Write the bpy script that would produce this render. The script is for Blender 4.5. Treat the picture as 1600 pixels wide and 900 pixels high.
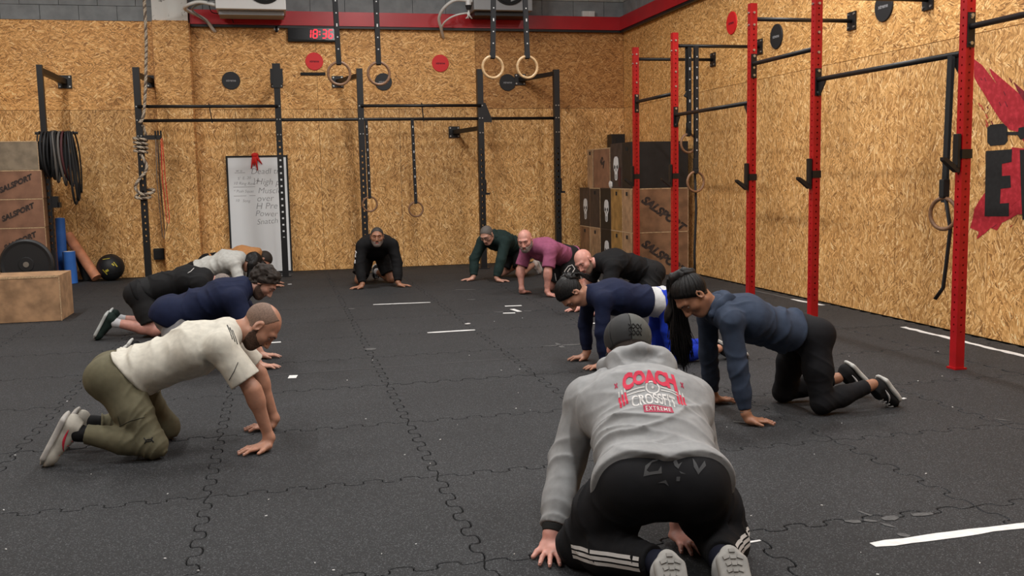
import bpy, bmesh, math, random
import numpy as np
from mathutils import Vector, Matrix
for o in list(bpy.data.objects): bpy.data.objects.remove(o)
S = bpy.context.scene
COL = S.collection
PI = math.pi
random.seed(7)

# ------------------------------------------------------------------ camera
CF, YAW, PIT, ROL, CH = 1529.73, 0.2298, 0.1136, -0.02, 1.3426
def cam_axes():
    cy, sy = math.cos(YAW), math.sin(YAW)
    w = Vector((sy*math.cos(PIT), cy*math.cos(PIT), -math.sin(PIT)))
    r = Vector((cy, -sy, 0)); u = r.cross(w)
    return r*math.cos(ROL)+u*math.sin(ROL), -r*math.sin(ROL)+u*math.cos(ROL), w
CR, CU, CW = cam_axes()
cd = bpy.data.cameras.new('camera'); cam = bpy.data.objects.new('camera', cd); COL.objects.link(cam)
cd.sensor_width = 36; cd.lens = CF/1600*36; cd.clip_start = .05; cd.clip_end = 100
cam.matrix_world = Matrix(((CR.x, CU.x, -CW.x, 0), (CR.y, CU.y, -CW.y, 0), (CR.z, CU.z, -CW.z, CH), (0, 0, 0, 1)))
S.camera = cam
# ------------------------------------------------------------------ world, lights, exposure
wd = bpy.data.worlds.new('world'); S.world = wd; wd.use_nodes = True
wd.node_tree.nodes['Background'].inputs[0].default_value = (.9, .95, 1, 1)
wd.node_tree.nodes['Background'].inputs[1].default_value = 0.25
S.view_settings.view_transform = 'Standard'; S.view_settings.look = 'None'
S.view_settings.gamma = 1; S.view_settings.use_curve_mapping = False
S.view_settings.exposure = 0.0
LAMPS = [(x, y) for y in (1.2, 4.6, 8.0, 11.4) for x in (-3.2, 1.6)] + [(4.4, 3.0), (4.4, 8.0)]
LAMP_W = 92
ROOM_H = 5.6
XR, YB, XL, YF = 5.371, 14.92, -7.0, -3.0
SEAM, TOP = 2.382, 3.575

# measuring helper used while placing things: the point of a sight line on a plane
def ray(x, y): return CW*CF + CR*(x-800) - CU*(y-450)
def fl(x, y, z=0.0):
    d = ray(x, y); return Vector((0, 0, CH)) + d*((z-CH)/d.z)
def atY(x, y, Y): d = ray(x, y); return Vector((0, 0, CH)) + d*(Y/d.y)
def atX(x, y, X): d = ray(x, y); return Vector((0, 0, CH)) + d*(X/d.x)

# ------------------------------------------------------------------ helpers
def tag(o, label=None, cat=None, group=None, kind=None):
    if label: o['label'] = label
    if cat: o['category'] = cat
    if group: o['group'] = group
    if kind: o['kind'] = kind
    return o
def thing(name, label, cat, loc=(0, 0, 0), group=None):
    o = bpy.data.objects.new(name, None); COL.objects.link(o); o.location = loc
    o.empty_display_size = .1
    return tag(o, label, cat, group)
def wloc(o):
    v = Vector((0, 0, 0))
    while o: v += o.location; o = o.parent
    return v
def put(name, me, mats, parent=None, smooth=False):
    o = bpy.data.objects.new(name, me); COL.objects.link(o)
    if not isinstance(mats, (list, tuple)): mats = [mats]
    for m in mats: me.materials.append(m)
    if parent:
        v = wloc(parent); me.transform(Matrix.Translation(-v)); o.parent = parent
    if smooth:
        me.polygons.foreach_set('use_smooth', [True]*len(me.polygons))
    return o
def obj(name, bm, mats, parent=None, smooth=False):
    """bm is in world coordinates; a top-level mesh gets its origin at the base of its box"""
    bmesh.ops.recalc_face_normals(bm, faces=bm.faces[:])
    me = bpy.data.meshes.new(name); bm.to_mesh(me); bm.free()
    o = put(name, me, mats, parent, smooth)
    if name in ('bolt', 'stitch_mark', 'laces', 'wire', 'worn_edge', 'cable_end', 'fan_blade', 'print', 'screw', 'seam', 'casing_seam', 'lid', 'edge_strip', 'emblem_hollow'): o['kind'] = 'stuff'
    if not parent:
        co = np.empty(len(me.vertices)*3); me.vertices.foreach_get('co', co); co = co.reshape(-1, 3)
        c = (co.min(0)+co.max(0))/2; c[2] = co[:, 2].min()
        me.transform(Matrix.Translation(-Vector(c))); o.location = c
    return o
def B(): return bmesh.new()
def bx(bm, c, s, M=None, bev=0, mi=0):
    g = bmesh.ops.create_cube(bm, size=1)
    vs = g['verts']
    T = Matrix.Translation(c) @ (M if M else Matrix.Identity(4)) @ Matrix.Diagonal((*s, 1))
    bmesh.ops.transform(bm, matrix=T, verts=vs)
    fs = list({f for v in vs for f in v.link_faces})
    for f in fs: f.material_index = mi
    if bev:
        es = list({e for v in vs for e in v.link_edges})
        bmesh.ops.bevel(bm, geom=es, offset=bev, segments=2, profile=.7, affect='EDGES')
    return fs
def bb(bm, x0, x1, y0, y1, z0, z1, bev=0, mi=0):
    return bx(bm, ((x0+x1)/2, (y0+y1)/2, (z0+z1)/2), (x1-x0, y1-y0, z1-z0), None, bev, mi)
def frame_to(d):
    d = Vector(d).normalized(); return d.to_track_quat('Z', 'Y').to_matrix().to_4x4()
def bar(bm, a, b, r, seg=10, r2=None, mi=0):
    a, b = Vector(a), Vector(b)
    g = bmesh.ops.create_cone(bm, cap_ends=True, segments=seg, radius1=r, radius2=r if r2 is None else r2, depth=(b-a).length)
    bmesh.ops.transform(bm, matrix=Matrix.Translation((a+b)/2) @ frame_to(b-a), verts=g['verts'])
    for f in {f for v in g['verts'] for f in v.link_faces}: f.material_index = mi
def sbar(bm, a, b, w, h, up=(0, 0, 1), mi=0):
    a, b = Vector(a), Vector(b); d = (b-a).normalized(); u = Vector(up)
    s = d.cross(u).normalized(); u = s.cross(d)
    M = Matrix(((s.x, u.x, d.x, 0), (s.y, u.y, d.y, 0), (s.z, u.z, d.z, 0), (0, 0, 0, 1)))
    bx(bm, (a+b)/2, (w, h, (b-a).length), M, 0, mi)
def tube(bm, pts, r, seg=8, closed=False, mi=0, flat=None):
    pts = [Vector(p) for p in pts]; n = len(pts); rings = []
    up = Vector((0, 0, 1)); prev = None
    for i, p in enumerate(pts):
        a = pts[(i-1) % n] if (closed or i) else p; b = pts[(i+1) % n] if (closed or i < n-1) else p
        t = (b-a).normalized()
        s = prev - t*prev.dot(t) if prev is not None else t.cross(up if abs(t.z) < .9 else Vector((1, 0, 0)))
        s.normalize(); prev = s; u = t.cross(s)
        rr = r[i] if isinstance(r, (list, tuple)) else r
        fx = flat or 1
        rings.append([bm.verts.new(p + (s*math.cos(k*2*PI/seg)*fx + u*math.sin(k*2*PI/seg))*rr) for k in range(seg)])
    m = n if closed else n-1
    for i in range(m):
        A, C = rings[i], rings[(i+1) % n]
        for k in range(seg):
            f = bm.faces.new((A[k], A[(k+1) % seg], C[(k+1) % seg], C[k])); f.material_index = mi; f.smooth = True
    if not closed:
        bm.faces.new(rings[0][::-1]).material_index = mi; bm.faces.new(rings[-1]).material_index = mi
def lathe(bm, prof, seg=32, M=None, mi=0):
    rings = []; vs = []
    for r, z in prof:
        ring = [bm.verts.new((r*math.cos(k*2*PI/seg), r*math.sin(k*2*PI/seg), z)) for k in range(seg)] if r > 1e-6 else [bm.verts.new((0, 0, z))]
        rings.append(ring); vs += ring
    for A, C in zip(rings[:-1], rings[1:]):
        for k in range(seg):
            q = [A[k % len(A)], A[(k+1) % len(A)], C[(k+1) % len(C)], C[k % len(C)]]
            q2 = [];  [q2.append(v) for v in q if v not in q2]
            if len(q2) > 2: bm.faces.new(q2).material_index = mi
    if len(rings[0]) > 1: bm.faces.new(rings[0][::-1]).material_index = mi
    if len(rings[-1]) > 1: bm.faces.new(rings[-1]).material_index = mi
    if M: bmesh.ops.transform(bm, matrix=M, verts=vs)
def prism(bm, pts, depth, M=None, mi=0):
    """polygon in XY extruded along +Z by depth, moved by M"""
    a = [bm.verts.new((p[0], p[1], 0)) for p in pts]; b = [bm.verts.new((p[0], p[1], depth)) for p in pts]
    n = len(pts); fs = [bm.faces.new(b), bm.faces.new(a[::-1])]
    for i in range(n): fs.append(bm.faces.new((a[i], a[(i+1) % n], b[(i+1) % n], b[i])))
    for f in fs: f.material_index = mi
    if M: bmesh.ops.transform(bm, matrix=M, verts=a+b)
    return a+b
# planes for flat print: local x right, y up, z out of the surface
def on_back(x, z, y=YB): return Matrix(((1, 0, 0, x), (0, 0, -1, y), (0, 1, 0, z), (0, 0, 0, 1)))
def on_right(y, z, x=XR): return Matrix(((0, 0, -1, x), (-1, 0, 0, y), (0, 1, 0, z), (0, 0, 0, 1)))
def text_bm(s, size, bold=0.0, depth=.002, shear=0, spacing=1.0):
    cu = bpy.data.curves.new('t', 'FONT'); cu.body = s; cu.size = size; cu.offset = bold; cu.extrude = depth/2
    cu.align_x = 'CENTER'; cu.align_y = 'CENTER'; cu.shear = shear; cu.space_character = spacing; cu.resolution_u = 3
    o = bpy.data.objects.new('t', cu); COL.objects.link(o)
    dg = bpy.context.evaluated_depsgraph_get()
    me = bpy.data.meshes.new_from_object(o.evaluated_get(dg))
    bm = bmesh.new(); bm.from_mesh(me)
    bpy.data.objects.remove(o); bpy.data.curves.remove(cu); bpy.data.meshes.remove(me)
    return bm
def add_bm(dst, src, M=None, mi=0):
    if M: bmesh.ops.transform(src, matrix=M, verts=src.verts[:])
    for f in src.faces: f.material_index = mi
    me = bpy.data.meshes.new('x'); src.to_mesh(me); src.free(); dst.from_mesh(me); bpy.data.meshes.remove(me)

# ------------------------------------------------------------------ materials
def mat(name, col, rough=.6, metal=0, noise=0, nscale=40, bump=0, bscale=120, emit=0, col2=None, spec=.5, sheen=0, lo=.35, hi=.65, bdist=.002):
    m = bpy.data.materials.new(name); m.use_nodes = True; nt = m.node_tree; b = nt.nodes['Principled BSDF']
    b.inputs['Base Color'].default_value = (*col, 1); b.inputs['Roughness'].default_value = rough
    b.inputs['Metallic'].default_value = metal; b.inputs['Specular IOR Level'].default_value = spec
    if sheen: b.inputs['Sheen Weight'].default_value = sheen
    g = nt.nodes.new('ShaderNodeTexCoord')
    if noise or col2:
        n = nt.nodes.new('ShaderNodeTexNoise'); n.inputs['Scale'].default_value = nscale; n.inputs['Detail'].default_value = 4
        nt.links.new(g.outputs['Object'], n.inputs['Vector'])
        r = nt.nodes.new('ShaderNodeValToRGB'); nt.links.new(n.outputs['Fac'], r.inputs[0])
        r.color_ramp.elements[0].position = lo; r.color_ramp.elements[1].position = hi
        c2 = col2 or tuple(min(1, c*(1+noise)) for c in col)
        c1 = col if col2 else tuple(c*(1-noise) for c in col)
        r.color_ramp.elements[0].color = (*c1, 1); r.color_ramp.elements[1].color = (*c2, 1)
        nt.links.new(r.outputs[0], b.inputs['Base Color'])
    if bump:
        n = nt.nodes.new('ShaderNodeTexNoise'); n.inputs['Scale'].default_value = bscale; n.inputs['Detail'].default_value = 3
        nt.links.new(g.outputs['Object'], n.inputs['Vector'])
        bp = nt.nodes.new('ShaderNodeBump'); bp.inputs['Strength'].default_value = bump; bp.inputs['Distance'].default_value = bdist
        nt.links.new(n.outputs['Fac'], bp.inputs['Height']); nt.links.new(bp.outputs[0], b.inputs['Normal'])
    if emit:
        b.inputs['Emission Color'].default_value = (*col, 1); b.inputs['Emission Strength'].default_value = emit
    return m
def osb(name, axis, base, tint=(1, 1, 1)):
    """strand board: long chips laid in random directions"""
    m = bpy.data.materials.new(name); m.use_nodes = True; nt = m.node_tree; N = nt.nodes.new; L = nt.links.new
    b = nt.nodes['Principled BSDF']; b.inputs['Roughness'].default_value = .62
    ge = N('ShaderNodeNewGeometry'); sp = N('ShaderNodeSeparateXYZ'); L(ge.outputs['Position'], sp.inputs[0])
    cb = N('ShaderNodeCombineXYZ')
    L(sp.outputs[axis], cb.inputs[0]); L(sp.outputs[2], cb.inputs[1])
    def layer(cs, su, sv, off, spread):
        ad = N('ShaderNodeVectorMath'); ad.operation = 'ADD'; L(cb.outputs[0], ad.inputs[0]); ad.inputs[1].default_value = (off, off*1.7, 0)
        v = N('ShaderNodeTexVoronoi'); v.voronoi_dimensions = '2D'; v.inputs['Scale'].default_value = cs; L(ad.outputs[0], v.inputs['Vector'])
        s2 = N('ShaderNodeSeparateColor'); L(v.outputs['Color'], s2.inputs[0])
        ma = N('ShaderNodeMath'); ma.operation = 'MULTIPLY_ADD'; L(s2.outputs[0], ma.inputs[0]); ma.inputs[1].default_value = spread; ma.inputs[2].default_value = base-spread/2
        vr = N('ShaderNodeVectorRotate'); vr.rotation_type = 'Z_AXIS'; L(ad.outputs[0], vr.inputs['Vector']); L(ma.outputs[0], vr.inputs['Angle'])
        mp = N('ShaderNodeVectorMath'); mp.operation = 'MULTIPLY'; L(vr.outputs[0], mp.inputs[0]); mp.inputs[1].default_value = (su, sv, 1)
        v2 = N('ShaderNodeTexVoronoi'); v2.voronoi_dimensions = '2D'; v2.inputs['Scale'].default_value = 1; L(mp.outputs[0], v2.inputs['Vector'])
        s3 = N('ShaderNodeSeparateColor'); L(v2.outputs['Color'], s3.inputs[0])
        return s3.outputs[0], s3.outputs[1]
    a0, a1 = layer(11, 12, 62, 3.1, 2.0)
    b0, b1 = layer(15, 14, 90, 17.3, 2.4)
    c0, c1 = layer(9, 13, 110, 41.7, 1.8)
    gt = N('ShaderNodeMath'); gt.operation = 'GREATER_THAN'; L(b1, gt.inputs[0]); gt.inputs[1].default_value = .5
    mx = N('ShaderNodeMix'); L(gt.outputs[0], mx.inputs[0]); L(a0, mx.inputs[2]); L(b0, mx.inputs[3])
    gt2 = N('ShaderNodeMath'); gt2.operation = 'GREATER_THAN'; L(c1, gt2.inputs[0]); gt2.inputs[1].default_value = .72
    mx2 = N('ShaderNodeMix'); L(gt2.outputs[0], mx2.inputs[0]); L(mx.outputs[0], mx2.inputs[2]); L(c0, mx2.inputs[3])
    nz = N('ShaderNodeTexNoise'); nz.inputs['Scale'].default_value = 55; nz.inputs['Detail'].default_value = 3; L(ge.outputs['Position'], nz.inputs['Vector'])
    m3 = N('ShaderNodeMix'); m3.inputs[0].default_value = .24; L(mx2.outputs[0], m3.inputs[2]); L(nz.outputs['Fac'], m3.inputs[3])
    r = N('ShaderNodeValToRGB'); L(m3.outputs[0], r.inputs[0]); e = r.color_ramp.elements
    T = lambda c: (c[0]*tint[0], c[1]*tint[1], c[2]*tint[2], 1)
    e[0].position = .09; e[0].color = T((.20, .085, .022)); e[1].position = .95; e[1].color = T((1.0, .78, .45))
    x = e.new(.28); x.color = T((.47, .232, .070)); x = e.new(.62); x.color = T((.68, .375, .128)); x = e.new(.82); x.color = T((.84, .53, .225))
    n2 = N('ShaderNodeTexNoise'); n2.inputs['Scale'].default_value = .9; n2.inputs['Detail'].default_value = 3; L(ge.outputs['Position'], n2.inputs['Vector'])
    oi = N('ShaderNodeObjectInfo')
    s1 = N('ShaderNodeMath'); s1.operation = 'MULTIPLY_ADD'; L(oi.outputs['Random'], s1.inputs[0]); s1.inputs[1].default_value = .16; s1.inputs[2].default_value = .80
    s2 = N('ShaderNodeMath'); s2.operation = 'MULTIPLY_ADD'; L(n2.outputs['Fac'], s2.inputs[0]); s2.inputs[1].default_value = .6; L(s1.outputs[0], s2.inputs[2])
    vm = N('ShaderNodeVectorMath'); vm.operation = 'SCALE'; L(r.outputs[0], vm.inputs[0]); L(s2.outputs[0], vm.inputs['Scale'])
    L(vm.outputs[0], b.inputs['Base Color'])
    bp = N('ShaderNodeBump'); bp.inputs['Strength'].default_value = .25; bp.inputs['Distance'].default_value = .002
    L(m3.outputs[0], bp.inputs['Height']); L(bp.outputs[0], b.inputs['Normal'])
    return m
M_ = {}
M_['osb_v'] = osb('strand_board_vertical', 0, PI/2)
M_['osb_h'] = osb('strand_board_horizontal', 0, 0, (1.0, .95, .88))
M_['osb_rv'] = osb('strand_board_side_vertical', 1, PI/2, (1.0, 1.0, 1.0))
M_['osb_rh'] = osb('strand_board_side_horizontal', 1, 0.1, (1, .98, .93))
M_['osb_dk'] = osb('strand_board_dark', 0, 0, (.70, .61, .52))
def rubber():
    m = mat('rubber_floor', (.03, .03, .031), .78, spec=.35)
    nt = m.node_tree; b = nt.nodes['Principled BSDF']; N = nt.nodes.new; L = nt.links.new
    ge = N('ShaderNodeNewGeometry')
    v = N('ShaderNodeTexVoronoi'); v.inputs['Scale'].default_value = 260; L(ge.outputs['Position'], v.inputs['Vector'])
    s = N('ShaderNodeSeparateColor'); L(v.outputs['Color'], s.inputs[0])
    r = N('ShaderNodeValToRGB'); L(s.outputs[0], r.inputs[0]); e = r.color_ramp.elements
    e[0].position = .0; e[0].color = (.0135, .0142, .0155, 1); e[1].position = 1; e[1].color = (.095, .098, .104, 1)
    x = e.new(.8); x.color = (.0255, .0268, .029, 1)
    n = N('ShaderNodeTexNoise'); n.inputs['Scale'].default_value = 1.3; n.inputs['Detail'].default_value = 5; L(ge.outputs['Position'], n.inputs['Vector'])
    m1 = N('ShaderNodeMath'); m1.operation = 'MULTIPLY_ADD'; L(n.outputs['Fac'], m1.inputs[0]); m1.inputs[1].default_value = .6; m1.inputs[2].default_value = .70
    vm = N('ShaderNodeVectorMath'); vm.operation = 'SCALE'; L(r.outputs[0], vm.inputs[0]); L(m1.outputs[0], vm.inputs['Scale'])
    L(vm.outputs[0], b.inputs['Base Color'])
    bp = N('ShaderNodeBump'); bp.inputs['Strength'].default_value = .5; bp.inputs['Distance'].default_value = .0015
    n3 = N('ShaderNodeTexNoise'); n3.inputs['Scale'].default_value = 330; L(ge.outputs['Position'], n3.inputs['Vector'])
    L(n3.outputs['Fac'], bp.inputs['Height']); L(bp.outputs[0], b.inputs['Normal'])
    return m
M_['rubber'] = rubber()
M_['joint'] = mat('joint_dark', (.006, .006, .006), .9)
M_['block'] = mat('grey_painted_block', (.25, .27, .28), .8, noise=.12, nscale=7, bump=.4, bscale=60)
M_['block2'] = mat('pale_raw_block', (.40, .40, .36), .85, noise=.15, nscale=9, bump=.5, bscale=60)
M_['mortar'] = mat('mortar', (.17, .18, .185), .9)
M_['white_plaster'] = mat('white_plaster', (.74, .74, .70), .8, col2=(.25, .25, .23), nscale=16, lo=.60, hi=.68, bump=.3)
M_['red_paint'] = mat('red_band_paint', (.50, .008, .015), .35, noise=.08, nscale=3)
M_['red_steel'] = mat('red_powder_steel', (.47, .005, .010), .38, noise=.10, nscale=9)
M_['black_steel'] = mat('black_powder_steel', (.008, .008, .009), .45)
M_['steel'] = mat('zinc_bolt', (.55, .55, .52), .35, metal=.9)
M_['black_matte'] = mat('black_matte', (.012, .012, .012), .8)
M_['black_disc'] = mat('black_sign_face', (.014, .015, .017), .55)
M_['red_disc'] = mat('red_sign_face', (.78, .015, .02), .5)
M_['white_print'] = mat('white_print', (.7, .7, .7), .7)
M_['dark_print'] = mat('dark_print', (.045, .03, .025), .8, noise=.5, nscale=25)
M_['grey_print'] = mat('grey_print', (.30, .30, .31), .8)
M_['dim_print'] = mat('dim_print', (.28, .28, .29), .8)
M_['ply'] = mat('plywood', (.40, .24, .13), .6, noise=.28, nscale=8, bump=.15)
M_['ply2'] = mat('plywood_brown', (.24, .125, .065), .6, noise=.25, nscale=7, bump=.15)
M_['ply3'] = mat('plywood_red_brown', (.25, .125, .075), .55, noise=.2, nscale=6, bump=.15)
M_['ply_y'] = mat('plywood_yellow', (.36, .20, .06), .6, noise=.25, nscale=9)
M_['ply_g'] = mat('plywood_grey', (.24, .19, .13), .65, noise=.2, nscale=9)
M_['ply_edge'] = mat('plywood_edge', (.55, .38, .22), .7, noise=.3, nscale=60)
M_['blackbox'] = mat('black_lacquer_wood', (.009, .009, .010), .55, noise=.3, nscale=10)
M_['darkbox'] = mat('dark_brown_wood', (.045, .032, .03), .55, noise=.3, nscale=10)
M_['wood_ring'] = mat('birch_ring', (.62, .42, .22), .45, noise=.15, nscale=30)
M_['wood_ring_d'] = mat('birch_ring_worn', (.24, .125, .065), .5, noise=.2, nscale=30)
M_['strap'] = mat('strap_webbing', (.012, .013, .015), .75, bump=.3, bscale=400)
M_['rope'] = mat('rope_fibre', (.50, .42, .32), .85, noise=.25, nscale=60)
M_['rope_d'] = mat('rope_fibre_dark', (.16, .12, .09), .85, noise=.3, nscale=60)
M_['whiteboard'] = mat('whiteboard_face', (.80, .82, .83), .28)
M_['ac_white'] = mat('white_casing', (.78, .79, .78), .4)
M_['ac_grey'] = mat('grey_casing', (.30, .31, .32), .45)
M_['cable_white'] = mat('white_cable', (.75, .75, .72), .5)
M_['blue_mat'] = mat('blue_foam', (.03, .15, .52), .6, noise=.12, nscale=5)
M_['orange_foam'] = mat('orange_foam', (.60, .24, .12), .6, noise=.15, nscale=12)
M_['yellow'] = mat('yellow_print', (.6, .5, .05), .6)
M_['led'] = mat('red_led', (1, .012, .03), .4, emit=2.2)
M_['tape'] = mat('white_tape', (.78, .78, .77), .6, noise=.08, nscale=30)
M_['tape_g'] = mat('worn_tape', (.085, .085, .085), .8, noise=.3, nscale=80)
M_['scuff'] = mat('faint_scuff', (.058, .058, .06), .7)
M_['red_cloth'] = mat('red_cloth', (.72, .02, .015), .7)
M_['band_r'] = mat('maroon_band', (.07, .015, .018), .6)
M_['band_g'] = mat('grey_band', (.12, .11, .10), .6)
M_['ceil'] = mat('ceiling_sheet', (.35, .36, .37), .8)
M_['lampface'] = mat('lamp_diffuser', (1, .98, .94), .4, emit=6)
M_['mural_red'] = mat('mural_red', (.42, .012, .022), .7, col2=(.60, .03, .05), nscale=26, lo=.45, hi=.7)
M_['mural_dred'] = mat('mural_dark_red', (.20, .008, .02), .7, noise=.3, nscale=20)
M_['mural_black'] = mat('mural_black', (.008, .009, .010), .7, noise=.4, nscale=30)
M_['glass_black'] = mat('black_glass', (.004, .004, .005), .15)

# ------------------------------------------------------------------ setting
def panels():
    wb_ = B(); bb(wb_, XL, XR+.2, YB+.03, YB+.2, 0, ROOM_H); wall_b = tag(obj('wall_back', wb_, M_['mortar']), kind='structure')
    wr = B(); bb(wr, XR+.03, XR+.2, YF, YB+.03, 0, ROOM_H); wall_r = tag(obj('wall_right', wr, M_['mortar']), kind='structure')
    def pan(x0, x1, z0, z1, m, par, side='b', d=0):
        bm = B(); g = .0025
        if side == 'b': bb(bm, x0+g, x1-g, YB-d, YB+.03, z0+g, z1-g)
        else: bb(bm, XR-d, XR+.03, x0+g, x1-g, z0+g, z1-g)
        obj('osb_panel', bm, m, par)
    # back wall: upright boards below, long boards above
    PXA = atY(240, 35, YB).x; PXB = atY(295, 35, YB).x
    xs = [XR]
    while xs[-1] > PXB+.02: xs.append(max(PXB, xs[-1]-1.19))
    for a, c in zip(xs[1:], xs[:-1]): pan(a, c, 0, SEAM, M_['osb_v'], wall_b)
    x = PXA
    while x > XL: pan(max(XL, x-1.19), x, 0, SEAM, M_['osb_v'], wall_b); x -= 1.19
    J = atY(743, 100, YB).x
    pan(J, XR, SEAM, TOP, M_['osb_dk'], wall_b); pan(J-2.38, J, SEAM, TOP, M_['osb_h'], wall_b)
    pan(PXB, J-2.38, SEAM, TOP, M_['osb_h'], wall_b)
    x = PXA
    while x > XL: pan(max(XL, x-2.38), x, SEAM, TOP+.04, M_['osb_h'], wall_b); x -= 2.38
    # pilaster
    pl = B(); bb(pl, PXA, PXB, YB-.16, YB+.03, 0, ROOM_H); pil = tag(obj('trim_3', pl, M_['white_plaster']), kind='structure')
    for z0, z1, m in ((0, SEAM, 'osb_v'), (SEAM, TOP+.03, 'osb_h')):
        bm = B(); bb(bm, PXA-.004, PXB+.004, YB-.185, YB-.161, z0+.002, z1-.002); obj('osb_panel', bm, M_[m], pil)
    for xx in (PXA-.012, PXB+.012):
        bm = B(); bx(bm, (xx, YB-.09, (TOP)/2), (.016, .15, TOP), None); obj('side_panel', bm, M_['osb_dk'], pil)
    # right wall boards
    J0 = atX(1428, 60, XR).y
    ys = [YB]; 
    y = YB
    while y > YF: pan(max(YF, y-1.19), y, 0, SEAM, M_['osb_rv'], wall_r, 'r'); y -= 1.19
    y = J0
    y = J0 + 2.38*math.ceil((YB-J0)/2.38)
    while y > YF:
        a = max(YF, y-2.38); c = min(YB, y)
        if c-a > .02: pan(a, c, SEAM, TOP, M_['osb_rh'], wall_r, 'r')
        y -= 2.38
    # red bands (light steel beams)
    bm = B(); bb(bm, PXB+.02, XR-.03, YB-.09, YB+.03, TOP, TOP+.20); t1 = tag(obj('trim_1', bm, M_['red_paint']), kind='structure')
    bm = B(); bb(bm, PXB+.02, XR-.03, YB-.075, YB-.02, TOP-.035, TOP-.002); obj('band_edge', bm, M_['black_steel'], t1)
    bm = B(); bb(bm, XR-.09, XR+.03, YF, YB-.03, TOP, TOP+.20); t2 = tag(obj('trim_2', bm, M_['red_paint']), kind='structure')
    bm = B(); bb(bm, XR-.075, XR-.02, YF, YB-.095, TOP-.035, TOP-.002); obj('band_edge', bm, M_['black_steel'], t2)
    # block work above
    def course(z0, z1, off, m, side, lo, hi):
        p = lo+off
        first = True; a = lo
        while a < hi-.01:
            c = min(hi, p if first else a+.50); first = False
            if c-a > .03:
                bm = B(); g = .003
                if side == 'b': bb(bm, a+g, c-g, YB-.01+random.uniform(-.004, .004), YB+.04, z0+g, z1-g)
                else: bb(bm, XR-.01+random.uniform(-.004, .004), XR+.04, a+g, c-g, z0+g, z1-g)
                obj('block', bm, m, wall_b if side == 'b' else wall_r)
            a = c
    for seg in ((XL+2.2, PXA), (PXB, XR)):
        z = TOP+.035 if seg[1] == PXA else TOP+.2
        zz = [z, TOP+.24, TOP+.46, TOP+.68, TOP+.90] if seg[1] == PXA else [z, TOP+.44, TOP+.66, TOP+.88]
        for k in range(len(zz)-1):
            if zz[k+1]-zz[k] > .03:
                course(zz[k], zz[k+1], .25*(k % 2)+.2, M_['block'] if zz[k] < TOP+.40 or seg[1] == PXA else M_['block2'], 'b', *seg)
    for k, (a, c) in enumerate(((TOP+.2, TOP+.44), (TOP+.44, TOP+.66), (TOP+.66, TOP+.88))):
        course(a, c, .25*(k % 2)+.2, M_['block2'] if k else M_['block'], 'r', 10.6, YB)
    # unseen sides of the hall
    bm = B(); bb(bm, XL-.2, XL, YF, YB+.2, 0, ROOM_H); tag(obj('wall_left', bm, M_['osb_rv']), kind='structure')
    bm = B(); bb(bm, XL-.2, XR+.2, YF-.2, YF, 0, ROOM_H); tag(obj('wall_front', bm, M_['block']), kind='structure')
    bm = B(); bb(bm, XL-.2, XR+.2, YF-.2, YB+.2, ROOM_H, ROOM_H+.15); tag(obj('ceiling', bm, M_['ceil']), kind='structure')
panels()

def floor():
    bm = B(); bb(bm, XL-.2, XR+.2, YF-.2, YB+.2, -.2, -.014)
    f = tag(obj('floor', bm, M_['joint']), kind='structure')
    gx, gy, ang, asp = .638, 4.281, .0033, 1.0292
    NP, per = 6, 14
    def edge(c=.0165, a=.026):
        out = []
        for k in range(NP*per):
            s = k/(NP*per); ph = 2*PI*NP*s
            env = min(1, s*NP*1.5, (1-s)*NP*1.5)
            out.append((s - c*math.sin(2*ph)*env, a*math.sin(ph)*env))
        return out
    e = edge(); pts = []
    pts += [(x, y) for x, y in e]
    pts += [(1 + y, x) for x, y in e]
    er = [(1, 0)] + [p for p in e[1:][::-1]]
    pts += [(x, 1 + y) for x, y in er]
    pts += [(y, x) for x, y in er]
    def offset(P, d):
        n = len(P); out = []
        for i in range(n):
            a, b = P[i-1], P[(i+1) % n]; tx, ty = b[0]-a[0], b[1]-a[1]; l = math.hypot(tx, ty) or 1
            out.append((P[i][0] - ty/l*d, P[i][1] + tx/l*d))
        return out
    p1 = offset(pts, .0022); p2 = offset(pts, .005)
    verts = [(x, y, -.014) for x, y in p1] + [(x, y, -.0035) for x, y in p1] + [(x, y, 0) for x, y in p2]
    n = len(pts)
    faces = [tuple(range(2*n, 3*n))]
    for r in (0, 1):
        for i in range(n): faces.append((r*n+i, r*n+(i+1) % n, (r+1)*n+(i+1) % n, (r+1)*n+i))
    me = bpy.data.meshes.new('floor_tile'); me.from_pydata(verts, [], faces); me.update(); me.materials.append(M_['rubber'])
    ca, sa = math.cos(ang), math.sin(ang)
    base = wloc(f)
    for j in range(-6, 11):
        for i in range(-7, 5):
            o = bpy.data.objects.new('floor_tile', me); COL.objects.link(o); o.parent = f
            sx = (XR-.03-(gx+4))/1.0 if i == 4 else 1.0
            sy = (YB-.05-(gy+10*asp)) if j == 10 else asp
            o.location = Vector((gx+i*ca-j*asp*sa, gy+i*sa+j*asp*ca, random.uniform(-.0012, 0))) - base
            o.rotation_euler.z = ang; o.scale = (sx, sy, 1)
floor()

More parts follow.
